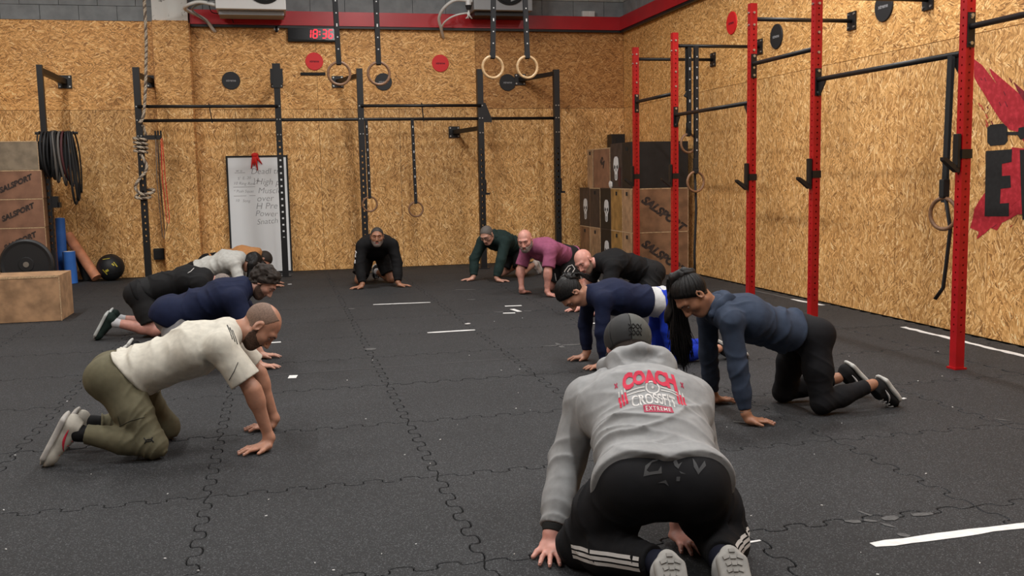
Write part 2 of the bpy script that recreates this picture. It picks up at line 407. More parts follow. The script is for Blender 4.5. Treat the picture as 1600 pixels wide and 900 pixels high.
# ceiling lamps (above the frame)
for k, (x, y) in enumerate(LAMPS):
    t = thing('ceiling_light', 'long white ceiling light hanging above the hall, out of the frame', 'light', (x, y, ROOM_H-.5), 'ceiling lights')
    bm = B(); bb(bm, x-.14, x+.14, y-.65, y+.65, ROOM_H-.5, ROOM_H-.43, .01); obj('housing', bm, M_['ac_white'], t)
    bm = B(); bb(bm, x-.11, x+.11, y-.62, y+.62, ROOM_H-.506, ROOM_H-.5); obj('diffuser', bm, M_['lampface'], t)
    bm = B()
    for s in (-.5, .5): bar(bm, (x, y+s, ROOM_H-.43), (x, y+s, ROOM_H), .004, 6)
    obj('wire', bm, M_['steel'], t)
    ld = bpy.data.lights.new('lamp_light', 'AREA'); ld.shape = 'RECTANGLE'; ld.size = .22; ld.size_y = 1.24; ld.energy = LAMP_W
    ld.color = (1, .98, .955)
    lo = bpy.data.objects.new('lamp_light', ld); COL.objects.link(lo); lo.location = (0, 0, -.02); lo.parent = t
# ------------------------------------------------------------------ rigs
def punched_post(par, x, y, z0, z1, w, m, hole=.024, pitch=.08, h0=.5, h1=2.2, name='post'):
    """square tube with real holes through its four walls"""
    bm = B(); t = .005; q = w/2; hh = hole/2
    bb(bm, x-q, x+q, y-q, y+q, z0, h0); bb(bm, x-q, x+q, y-q, y+q, h1, z1)
    for sx in (-1, 1):
        for sy in (-1, 1):
            cx, cy = x+sx*(q-(q-hh)/2), y+sy*(q-(q-hh)/2)
            bb(bm, min(x+sx*hh, x+sx*q), max(x+sx*hh, x+sx*q), min(y+sy*q, y+sy*(q-t)), max(y+sy*q, y+sy*(q-t)), h0, h1)
            bb(bm, min(x+sx*q, x+sx*(q-t)), max(x+sx*q, x+sx*(q-t)), min(y+sy*hh, y+sy*(q-t)), max(y+sy*hh, y+sy*(q-t)), h0, h1)
    z = h0; n = int((h1-h0)/pitch); p = (h1-h0)/n
    for k in range(n):
        a, c = h0+k*p+hh, h0+(k+1)*p-hh
        for s in (-1, 1):
            bb(bm, x-hh, x+hh, min(y+s*q, y+s*(q-t)), max(y+s*q, y+s*(q-t)), a, c)
            bb(bm, min(x+s*q, x+s*(q-t)), max(x+s*q, x+s*(q-t)), y-hh, y+hh, a, c)
    return obj(name, bm, m, par)

BY = 14.15; BX = dict(p2=-1.80, p3=.028, p4=1.165, p5=2.89, p6=4.04)
rig = thing('black_rig', 'long black steel pull-up rig with five posts before the back wall', 'rig', (1.1, BY, 0))
for k, x in BX.items():
    p = punched_post(rig, x, BY, .012, 2.89, .085, M_['black_steel'], .026, .085, .55, 1.75 if k != 'p3' else 1.9)
    bm = B(); bb(bm, x-.075, x+.075, BY-.09, BY+.09, 0, .012); obj('foot_plate', bm, M_['black_steel'], rig)
    bm = B()
    for z in (2.37, 2.19, 1.98): 
        for s in (-.02, .02): bar(bm, (x+s, BY-.055, z), (x+s, BY-.04, z), .009, 8)
    obj('bolt', bm, M_['steel'], rig)
# cross bars
bm = B(); bar(bm, (BX['p2'], BY, 2.185), (BX['p6'], BY, 2.185), .022, 12); obj('pull_up_bar', bm, M_['black_steel'], rig, True)
for a, c in (('p2', 'p3'), ('p4', 'p5')):
    bm = B(); bar(bm, (BX[a], BY-.05, 2.37), (BX[c], BY-.05, 2.37), .022, 12); obj('pull_up_bar', bm, M_['black_steel'], rig, True)
    xm = (BX[a]+BX[c])/2
    bm = B(); sbar(bm, (xm, BY-.045, 2.41), (xm+.03, BY, 2.15), .012, .045, (0, 1, 0)); obj('brace', bm, M_['black_steel'], rig)
# wall ties: a bar from the post to a plate on the wall
def tie(par, x, y, z, dx, m=None, size=.17, w=.06, dz=-.02):
    m = m or M_['black_steel']
    bm = B(); sbar(bm, (x, y+.03, z), (x+dx, YB-.02, z+dz), w, w); obj('wall_tie', bm, m, par)
    bm = B(); bb(bm, x+dx-size/2, x+dx+size/2, YB-.022, YB-.001, z+dz-size/2, z+dz+size/2)
    pl = obj('wall_plate', bm, m, par)
    bm = B()
    for sx in (-1, 1):
        for sz in (-1, 1): bar(bm, (x+dx+sx*size*.36, YB-.034, z+dz+sz*size*.36), (x+dx+sx*size*.36, YB-.022, z+dz+sz*size*.36), .012, 8)
    obj('bolt', bm, M_['steel'], pl)
tie(rig, BX['p2'], BY, 2.80, .12); tie(rig, BX['p3'], BY, 2.80, .0); tie(rig, BX['p4'], BY, 2.80, -.26)
tie(rig, BX['p5'], BY, 2.05, -.26); tie(rig, BX['p6'], BY, 2.84, -.36)
# plate shaped heads and cups
bm = B(); bb(bm, BX['p3']-.085, BX['p3']+.085, BY-.05, BY-.03, 2.68, 2.88); bb(bm, BX['p3']-.055, BX['p3']+.055, BY-.055, BY-.03, 2.62, 2.95); obj('head_plate', bm, M_['black_steel'], rig)
for k in ('p5', 'p6'):
    x = BX[k]; bm = B(); bb(bm, x+.04, x+.06, BY-.03, BY+.03, 1.10, 1.30); bb(bm, x+.05, x+.11, BY-.03, BY+.03, 1.08, 1.11); obj('bar_cup', bm, M_['black_steel'], rig)
x = BX['p5']; bm = B(); prism(bm, [(0, 0), (.13, 0), (.13, .05), (.04, .28), (0, .28)], .012, Matrix(((1, 0, 0, x+.03), (0, 0, -1, BY-.03), (0, 1, 0, 2.13), (0, 0, 0, 1)))); obj('gusset', bm, M_['black_steel'], rig)
x = BX['p2']; bm = B(); bb(bm, x+.03, x+.26, BY-.03, BY-.015, 1.93, 1.99); bar(bm, (x+.24, BY-.05, 1.96), (x+.24, BY, 1.96), .03, 10); obj('side_hook', bm, M_['black_steel'], rig)

x1 = -2.96
sp = thing('single_post', 'lone black steel post at far left with wall tie, left of the long black rig', 'post', (x1, 14.0, 0))
punched_post(sp, x1, 14.0, .012, 2.90, .07, M_['black_steel'], .026, .085, .5, 1.7)
bm = B(); bb(bm, x1-.08, x1+.08, 13.9, 14.1, 0, .012); obj('foot_plate', bm, M_['black_steel'], sp)
tie(sp, x1, 14.0, 2.83, .12, size=.18, w=.07, dz=-.06)
bm = B(); bar(bm, (x1-.1, 13.94, 2.02), (x1+.42, 13.94, 2.02), .018, 10); obj('peg', bm, M_['black_steel'], sp)
bm = B(); bb(bm, x1+.04, x1+.12, 13.95, 14.05, 1.05, 1.2); bb(bm, x1+.11, x1+.14, 13.95, 14.05, 1.05, 1.12); obj('bar_cup', bm, M_['black_steel'], sp)

RX = 4.335; RQ = dict(r5=.035, r6=.035); RY = dict(r5=5.62, r4=7.40, r3=8.53, r2=10.38, r1=11.61, r6=3.5)
rr = thing('red_rig', 'red steel pull-up rig with black crossbars standing along the right wall', 'rig', (RX, 8.5, 0))
HW = .0325
for k, y in RY.items():
    X = RX+RQ.get(k, 0)
    p = punched_post(rr, X, y, .0, 2.885, HW*2, M_['red_steel'], .012, .05, .25, 2.7)
    bm = B(); bb(bm, X-.045, X+.045, y-.045, y+.045, 0, .012); obj('foot_plate', bm, M_['red_steel'], rr)
    bm = B(); bar(bm, (X, y, 2.745), (XR-.012, y, 2.745), .019, 12); obj('wall_tie', bm, M_['black_steel'], rr, True)
    bm = B(); bb(bm, XR-.014, XR-.001, y-.07, y+.07, 2.66, 2.83); wp = obj('wall_plate', bm, M_['black_steel'], rr)
    bm = B()
    for s in (-1, 1):
        for q in (-1, 1): bar(bm, (XR-.024, y+s*.05, 2.745+q*.06), (XR-.014, y+s*.05, 2.745+q*.06), .01, 8)
    obj('bolt', bm, M_['steel'], wp)
    bm = B()
    for z in (2.69, 2.80, 2.46, 2.30): bar(bm, (X, y-HW-.011, z), (X, y-HW, z), .011, 8)
    for z in (2.69, 2.80): bar(bm, (X-HW-.011, y, z), (X-HW, y, z), .010, 8)
    obj('bolt', bm, M_['steel'], rr)
    if k != 'r6':
        z = {'r5': 1.34, 'r4': 1.22, 'r3': 1.20, 'r2': 1.22, 'r1': 1.22}[k]
        bm = B(); bb(bm, X-HW-.030, X-HW-.006, y-.026, y+.026, z, z+.22, .004)
        prism(bm, [(0, 0), (.02, .0), (.12, .080), (.12, .100), (.10, .095), (.03, .05), (0, .06)], .044, Matrix(((-1, 0, 0, X-HW-.006), (0, 0, 1, y-.022), (0, 1, 0, z-.03), (0, 0, 0, 1))))
        obj('bar_cup', bm, M_['black_steel'], rr)
        bm = B(); bb(bm, X-HW-.006, X+HW+.006, y-HW-.006, y+HW+.006, z+.06, z+.12); obj('cup_band', bm, M_['black_steel'], rr)
def cross(kf, kn_, z, gus=True):
    ya, yb = RY[kf], RY[kn_]; Xa, Xb = RX+RQ.get(kf, 0), RX+RQ.get(kn_, 0)
    bm = B(); bar(bm, (Xa, ya-HW, z), (Xb, yb+HW, z), .020, 12); obj('pull_up_bar', bm, M_['black_steel'], rr, True)
    for X, y, s in ((Xa, ya, -1), (Xb, yb, 1)):
        bm = B(); y0 = y+s*(HW+.004); bb(bm, X-.027, X+.027, y0-.004, y0+.004, z-.13, z+.09)
        if gus:
            v = [(0, 0), (s*.11, 0), (s*.11, -.03), (s*.03, -.13), (0, -.13)]
            prism(bm, v, .01, Matrix(((0, 0, 1, X-.005), (1, 0, 0, y0), (0, 1, 0, z), (0, 0, 0, 1))))
        obj('bar_bracket', bm, M_['black_steel'], rr)
        bm = B()
        for zz in (z-.105, z+.07): bar(bm, (X, y0+s*.004, zz), (X, y0+s*.014, zz), .012, 8)
        obj('bolt', bm, M_['steel'], rr)
cross('r4', 'r5', 2.08); cross('r3', 'r4', 2.335, False); cross('r2', 'r3', 1.985); cross('r1', 'r2', 2.225, False); cross('r5', 'r6', 2.24, False)

# ------------------------------------------------------------------ gym rings
def ring_set(name, lab, cx, y, cz, ztop, group=None, d=.235, wood='wood_ring', wid=.035, rot=0, xt=None, buckle=False, tail=None, ytop=None):
    t = thing(name, lab, 'gym ring', (cx, y, cz-d/2), group)
    bm = B(); R = d/2-.014
    c, s = math.cos(rot), math.sin(rot)
    tube(bm, [(cx+R*math.cos(a)*c, y+R*math.cos(a)*s, cz+R*math.sin(a)) for a in [k*2*PI/36 for k in range(36)]], .014, 10, True)
    obj('ring', bm, M_[wood], t, True)
    xt = cx if xt is None else xt; ytop = y if ytop is None else ytop
    bm = B(); a = Vector((cx, y, cz+R+.012)); b = Vector((xt, ytop, ztop))
    nrm = Vector((-s, c, 0))
    sbar(bm, a+nrm*.006-Vector((0, 0, .04)), b+nrm*.012, wid, .003, nrm); sbar(bm, a-nrm*.018-Vector((0, 0, .03)), b-nrm*.018, wid, .003, nrm)
    bx(bm, a+Vector((0, 0, .012)), (wid*.9*abs(c)+.03*abs(s)+.005, wid*.9*abs(s)+.03*abs(c)+.005, .04))
    st = obj('strap', bm, M_['strap'], t)
    bm = B(); n = int((ztop-cz)/.12)
    for k in range(1, n):
        p = a.lerp(b, k/n) - nrm*.021; bx(bm, p, (.010*abs(c)+.002, .010*abs(s)+.002, .012 if k % 3 else .03))
    obj('stitch_mark', bm, M_['white_print'], st)
    if buckle:
        bm = B(); p = a.lerp(b, .06); bx(bm, p, (.05, .05, .12), None, .01); obj('buckle', bm, M_['black_matte'], t)
    if tail:
        bm = B(); tube(bm, tail, .016, 6, flat=.4); obj('strap_tail', bm, M_['strap'], t)
    return t
for px, py, lab in ((530, 115, 'leftmost wooden gym ring hanging high on a strap right of the clock'), (592, 115, 'wooden gym ring hanging high, over the black round sign'),
                    (770, 105, 'pale wooden gym ring hanging high, left one of the right pair'), (824, 105, 'pale wooden gym ring hanging high, rightmost of the high four')):
    p = atY(px, py, 10.2)
    tp = atY(px+{530: -7, 592: -5, 770: 1, 824: -4}[px], 0, 10.2)
    k = (ROOM_H-p.z)/(tp.z-p.z)
    ring_set('gym_ring', lab, p.x, 10.2, p.z, ROOM_H, 'gym rings on ceiling straps', .25, 'wood_ring' if px > 700 else 'wood_ring_d', .05, rot=.1, xt=p.x+(tp.x-p.x)*k)
for px, py, x2, lab in ((578, 319, 572, 'small wooden gym ring hanging low beside the second rig post, behind the man facing us'), (650, 327, 644, 'small wooden gym ring hanging low on its own from the black rig bar')):
    p = atY(px, py, BY-.03); q = atY(x2, 190, BY-.03)
    ring_set('gym_ring', lab, p.x, BY-.03, p.z, 2.19, 'gym rings on the black rig', .235, 'wood_ring_d', .04, rot=.12, xt=q.x)
p = atY(1076, 224, 10.38); ring_set('gym_ring', 'upper wooden gym ring on wide black straps in front of the black crate', p.x, 10.38, p.z, 2.73, 'gym rings on the red rig', .235, 'wood_ring_d', .05, rot=.2, buckle=True)
p = atY(1087, 284, 10.30); q = atY(1088, 430, 10.30)
ring_set('gym_ring', 'lower wooden gym ring on wide black straps with a long hanging tail', p.x, 10.30, p.z, 2.73, 'gym rings on the red rig', .25, 'wood_ring_d', .05, rot=.2, buckle=True, tail=[(p.x+.0, 10.33, p.z+.2), (p.x+.02, 10.33, p.z-.3), (p.x+.0, 10.33, p.z-.8), (p.x+.01, 10.33, .1)])
p = atX(1474, 334, RX)
ring_set('gym_ring', 'wooden gym ring seen edge on beside the nearest red post, with knotted strap', RX, p.y, p.z, 2.08, 'gym rings on the red rig', .235, 'wood_ring_d', .035, rot=PI/2+.25, buckle=True, ytop=p.y-.03,
         tail=[(RX, p.y-.02, p.z+.1), (RX+.02, p.y-.05, p.z-.1), (RX+.01, p.y-.03, p.z-.35), (RX, p.y-.02, p.z-.5), (RX-.03, p.y+.02, p.z-.58)])
p = atY(1070, 105, 10.45)
t = thing('resistance_band', 'short black strap with buckle hanging left of the wide ring straps', 'strap', (p.x-.02, 10.40, 2.2)); bm = B(); sbar(bm, (p.x, 10.40, 2.73), (p.x, 10.40, 2.25), .035, .006, (0, 1, 0)); obj('strap', bm, M_['strap'], t)
bm = B(); bx(bm, (p.x+.01, 10.39, 2.22), (.06, .03, .09), Matrix.Rotation(.5, 4, 'Y'), .01); obj('buckle', bm, M_['black_matte'], t)

# ------------------------------------------------------------------ climbing rope
def twisted(bm, pts, r, turns_per_m=9, mi=0):
    P = [Vector(p) for p in pts]; L = [0]
    for a, c in zip(P[:-1], P[1:]): L.append(L[-1]+(c-a).length)
    N = max(8, int(L[-1]*70))
    def at(s):
        for k in range(len(P)-1):
            if s <= L[k+1] or k == len(P)-2:
                f = (s-L[k])/max(1e-6, L[k+1]-L[k])
                p0, p1, p2, p3 = P[max(0, k-1)], P[k], P[k+1], P[min(len(P)-1, k+2)]
                return .5*((2*p1)+(-p0+p2)*f+(2*p0-5*p1+4*p2-p3)*f*f+(-p0+3*p1-3*p2+p3)*f**3)
    C = [at(L[-1]*i/N) for i in range(N+1)]
    for s in range(3):
        Q = []
        prev = None
        for i, c in enumerate(C):
            t = (C[min(N, i+1)]-C[max(0, i-1)]).normalized()
            u = prev - t*prev.dot(t) if prev is not None else t.cross(Vector((.3, 1, .1)))
            u.normalize(); prev = u; v = t.cross(u); a = L[-1]*i/N*turns_per_m*2*PI + s*2*PI/3
            Q.append(c + (u*math.cos(a)+v*math.sin(a))*r*.5)
        tube(bm, Q, r*.55, 5, mi=mi if s else 1-mi)
rp = thing('climbing_rope', 'thick twisted climbing rope hanging from above and wound round the leftmost rig post', 'rope', (BX['p2'], BY, 1.5))
x = BX['p2']; y = BY-.06
bm = B(); twisted(bm, [(x+.16, y-.05, ROOM_H), (x+.17, y-.04, 3.6), (x+.14, y-.03, 2.9), (x+.08, y-.03, 2.3), (x+.02, y-.04, 2.15)], .022); obj('rope_length', bm, [M_['rope'], M_['rope_d']], rp)
def coil(z0, z1, n, r, rx=.08):
    return [(x+rx*math.cos(a)*1.0, BY+.085*math.sin(a)*1.0, z0+(z1-z0)*a/(2*PI*n)) for a in [k*PI/5 for k in range(int(n*10)+1)]]
bm = B(); twisted(bm, [(x+.05, y, 2.12)]+coil(1.98, 1.76, 4, .08), .020, 9); obj('rope_coil', bm, [M_['rope'], M_['rope_d']], rp)
bm = B(); twisted(bm, [(x, y, 1.74), (x+.07, y-.02, 1.55), (x-.05, y-.04, 1.38), (x-.09, y-.02, 1.28), (x+.0, y-.05, 1.2), (x+.12, y-.03, 1.22), (x+.12, BY+.05, 1.26), (x-.02, BY+.08, 1.24), (x-.09, y-.02, 1.16), (x+.05, y-.03, 1.15), (x+.1, y-.02, 1.17)], .022, 9); obj('rope_end', bm, [M_['rope'], M_['rope_d']], rp)
# jump ropes hanging behind that post
for k, (dx, m) in enumerate(((.20, 'band_g'), (.235, 'black_matte'), (.27, 'red_cloth'))):
    t = thing('jump_rope', ['thin grey jump rope', 'thin black jump rope', 'jump rope with red cord'][k]+' hanging from the hook on the leftmost rig post', 'jump rope', (x+dx, BY-.02, .5), 'jump ropes on the hook')
    zb = .62+.1*k
    bm = B(); tube(bm, [(x+dx, BY-.03, 1.95), (x+dx-.015, BY-.035, 1.4), (x+dx+.01, BY-.03, zb), (x+dx+.03, BY-.02, zb-.03), (x+dx+.045, BY-.01, zb+.05), (x+dx+.02, BY, 1.4), (x+dx+.01, BY+.01, 1.95)], .005, 5); obj('cord', bm, M_[m], t)
    bm = B(); bar(bm, (x+dx, BY-.03, 1.95), (x+dx, BY-.03, 2.05), .012, 8); obj('handle', bm, M_['black_matte'], t)
q = atY(248, 397, 14.85)
t = thing('wall_socket_box', 'small black box low on the wall right of the leftmost rig post', 'box', (q.x, YB-.05, q.z-.08))
bm = B(); bb(bm, q.x-.07, q.x+.07, YB-.09, YB-.002, q.z-.08, q.z+.08, .01); obj('casing', bm, M_['black_matte'], t)
bm = B(); bb(bm, q.x-.05, q.x+.05, YB-.097, YB-.089, q.z-.06, q.z+.06, .003); obj('lid', bm, M_['black_steel'], t)

# ------------------------------------------------------------------ wall signs
def disc(M, r, m, lab, word, cat='sign', pm='white_print'):
    o = thing('round_sign', lab, cat, M.translation - Vector((0, 0, r)), 'round wall signs')
    bm = B(); lathe(bm, [(0, .0), (r, 0), (r, .010), (r-.004, .014), (0, .014)], 40, M); d = obj('disc', bm, M_[m], o)
    bm = B(); tb = text_bm(word, r*.36, .0015, .001); add_bm(bm, tb, M @ Matrix.Translation((0, 0, .0152))); obj('lettering', bm, M_[pm], o)
for px, py, c, lab in ((361, 126, 'black_disc', 'black round sign left of the clock on the back wall'), (599, 128, 'black_disc', 'black round sign seen behind the second high gym ring'), (793, 129, 'black_disc', 'black round sign between the right pair of high gym rings'),
                       (491, 96, 'red_disc', 'red round sign under the digital clock'), (688, 99, 'red_disc', 'red round sign at the middle of the back wall, right of the white cables')):
    p = atY(px, py, YB); disc(on_back(p.x, p.z), .128, c, lab, 'xtreme', pm='dim_print' if c == 'black_disc' else 'mural_dred')
for px, py, c, lab in ((1144, 36, 'red_disc', 'red round sign high on the right wall'), (1214, 57, 'black_disc', 'black round sign on the right wall next to the red one'), (1382, 10, 'black_disc', 'black round sign cut by the top edge on the right wall')):
    p = atX(px, py, XR); disc(on_right(p.y, p.z), .135, c, lab, 'xtreme', pm='dim_print' if c == 'black_disc' else 'mural_dred')
p = atY(489, 115.5, YB)
bm = B(); bb(bm, p.x-.18, p.x+.18, YB-.02, YB-.001, p.z-.02, p.z+.02); tag(obj('wall_strip', bm, M_['black_matte']), 'short black strip under the red round sign below the clock', 'strip')
# clock
p = atY(489, 54, YB); cx, cz = p.x, p.z
ck = thing('digital_clock', 'black digital wall clock with red figures reading 18:36', 'clock', (cx, YB-.05, cz-.10))
bm = B(); bb(bm, cx-.36, cx+.36, YB-.07, YB-.001, cz-.11, cz+.11, .008); obj('casing', bm, M_['black_matte'], ck)
bm = B(); bb(bm, cx-.345, cx+.345, YB-.074, YB-.069, cz-.085, cz+.085); obj('screen', bm, M_['glass_black'], ck)
def seg7(bm, M, ch, w, h, t):
    S7 = {'0': 'abcdef', '1': 'bc', '2': 'abged', '3': 'abgcd', '4': 'fgbc', '5': 'afgcd', '6': 'afgedc', '7': 'abc', '8': 'abcdefg', '9': 'abcdfg'}
    g = t*.25; sl = .10
    P = {'a': (0, h, w, h), 'b': (w, h, w, h/2), 'c': (w, h/2, w, 0), 'd': (0, 0, w, 0), 'e': (0, 0, 0, h/2), 'f': (0, h/2, 0, h), 'g': (0, h/2, w, h/2)}
    for c in S7[ch]:
        x0, y0, x1, y1 = P[c]; x0 += y0*sl; x1 += y1*sl
        a, b = Vector((x0, y0, 0)), Vector((x1, y1, 0)); d = (b-a).normalized(); a += d*g*2; b -= d*g*2; n = Vector((-d.y, d.x, 0))*t/2
        pts = [a-d*g, a+n, b+n, b+d*g, b-n, a-n]
        prism(bm, [(q.x, q.y) for q in pts], .002, M)
ch = .115; w = .056
xx = cx-.095
for c in '18:36':
    M = on_back(xx, cz-ch/2, YB-.0745); bm = B()
    if c == ':':
        for zz in (.35, .7): prism(bm, [(0, ch*zz), (.016, ch*zz), (.016, ch*zz+.016), (0, ch*zz+.016)], .002, M)
        xx += .040
    else:
        seg7(bm, M, c, w, ch, .015); xx += w+.035
    dg_ = obj('digit', bm, M_['led'], ck); dg_['kind'] = 'stuff'

p = atY(432, 46, YB)
cm = thing('wall_camera', 'tiny white and black camera under the red band, left of the clock', 'camera', (p.x, YB-.04, p.z-.05))
bm = B(); bb(bm, p.x-.035, p.x+.035, YB-.06, YB-.001, p.z-.02, p.z+.06, .008); obj('casing', bm, M_['ac_white'], cm)
bm = B(); bb(bm, p.x-.02, p.x+.02, YB-.075, YB-.058, p.z-.05, p.z+.04, .006); obj('lens', bm, M_['glass_black'], cm)
p = atY(919, 31, YB-.05)
eb = thing('junction_box', 'small white box with two lids standing on the red band near the corner', 'box', (p.x, YB-.06, TOP+.2))
bm = B(); bb(bm, p.x-.10, p.x+.10, YB-.08, YB-.012, TOP+.2, TOP+.2+.085, .006); obj('casing', bm, M_['ac_white'], eb)
bm = B()
for s in (-.05, .05): bb(bm, p.x+s-.042, p.x+s+.042, YB-.086, YB-.079, TOP+.212, TOP+.275, .003)
obj('lid', bm, M_['ac_white'], eb)

# heaters hung above the band
def heater(px0, px1, py, lab, white, Y=14.25):
    a, b = atY(px0, py, Y), atY(px1, py, Y); z0 = a.z
    t = thing('unit_heater', lab, 'heater', ((a.x+b.x)/2, Y+.25, z0))
    bm = B(); bb(bm, a.x, b.x, Y, Y+.55, z0, z0+.62, .012); obj('casing', bm, M_['ac_white' if white else 'ac_grey'], t)
    bm = B(); bb(bm, a.x+.03, b.x-.03, Y+.12, Y+.5, z0-.06, z0-.001); obj('tray', bm, M_['ac_grey'] if white else M_['black_steel'], t)
    fx = a.x+(b.x-a.x)*(.60 if not white else .7)
    Mx = Matrix(((1, 0, 0, fx), (0, 0, -1, Y), (0, 1, 0, z0+.33), (0, 0, 0, 1)))
    bm = B(); lathe(bm, [(0, 0), (.26, 0), (.26, .015), (.24, .02), (.22, .004), (0, .004)], 32, Mx); obj('fan_grille', bm, M_['black_matte'], t)
    bm = B()
    for k in range(5):
        a2 = k*2*PI/5; prism(bm, [(.03*math.cos(a2), .03*math.sin(a2)), (.21*math.cos(a2-.2), .21*math.sin(a2-.2)), (.21*math.cos(a2+.35), .21*math.sin(a2+.35))], .004, Mx @ Matrix.Translation((0, 0, .006)))
    obj('fan_blade', bm, M_['ac_grey'], t)
    bm = B()
    for xx in (a.x+.15, b.x-.15): bb(bm, xx-.02, xx+.02, Y+.5, YB-.005, z0+.05, z0+.09); 
    obj('bracket', bm, M_['black_steel'], t)
    return a, b, z0
a, b, z0 = heater(337, 447, 13, 'white unit heater above the red band near the pilaster, cut by the top edge', True)
a2, b2, z2 = heater(741, 832, 15, 'grey unit heater above the red band at the middle, cut by the top edge', False)
def pipe(lab, pts, r, m, name='cable', cat='cable'):
    bm = B(); P = [Vector(p) for p in pts]; Q = []
    for k in range(len(P)-1):
        p0, p1, p2, p3 = P[max(0, k-1)], P[k], P[k+1], P[min(len(P)-1, k+2)]
        for f in [i/6 for i in range(6)]: Q.append(.5*((2*p1)+(-p0+p2)*f+(2*p0-5*p1+4*p2-p3)*f*f+(-p0+3*p1-3*p2+p3)*f**3))
    Q.append(P[-1]); tube(bm, Q, r, 8); return tag(obj(name, bm, M_[m], smooth=True), lab, cat)
A = lambda x, y, Y: tuple(atY(x, y, Y))
pipe('thick white wrapped pipe bending from the left heater into the wall', [A(337, 8, 14.3), A(312, 3, 14.3), A(293, 8, 14.35), A(289, 14, 14.5), A(305, 22, 14.7), A(322, 32, 14.78), A(333, 46, 14.86), A(336, 49, YB)], .024, 'cable_white')
pipe('thin white pipe curling beside the wrapped pipe of the left heater', [A(336, 3, 14.3), A(318, 5, 14.3), A(300, 14, 14.5), A(318, 30, 14.72), A(333, 46, YB-.02)], .012, 'ac_grey')
pipe('thin black cable hanging behind the left heater pipe', [A(326, 0, 14.5), A(330, 18, 14.6), A(345, 22, 14.7), A(360, 27, 14.75), A(365, 36, 14.78)], .006, 'black_matte')
pipe('thick white cable looping left of the grey heater', [A(738, 2, 14.3), A(712, 0, 14.3), A(694, 12, 14.4), A(686, 28, 14.55), A(689, 44, 14.7), A(692, 56, 14.85), A(693, 59, YB)], .022, 'cable_white')
pipe('thin white cable looping under the thick one, left of the grey heater', [A(733, 20, 14.4), A(715, 23, 14.4), A(700, 30, 14.5), A(691, 41, 14.65), A(692, 58, YB-.01)], .013, 'cable_white')
pv = thing('pipe_valve', 'white valve with tied cable ends at the left side of the grey heater', 'valve', (atY(732, 20, 14.3)))
bm = B(); p = atY(732, 5, 14.3); bar(bm, p+Vector((0, 0, .15)), p+Vector((0, 0, -.03)), .04, 12); obj('body', bm, M_['ac_white'], pv)
bm = B(); bar(bm, p+Vector((0, 0, -.03)), p+Vector((0, 0, -.09)), .05, 10, .03); obj('nut', bm, M_['black_matte'], pv)
bm = B()
for k in range(6): q = p+Vector((0, 0, -.10)); tube(bm, [q, q+Vector((random.uniform(-.03, .03), -.01, -.05)), q+Vector((random.uniform(-.05, .05), random.uniform(-.03, .0), -.12))], .006, 5)
obj('cable_end', bm, M_['cable_white'], pv)

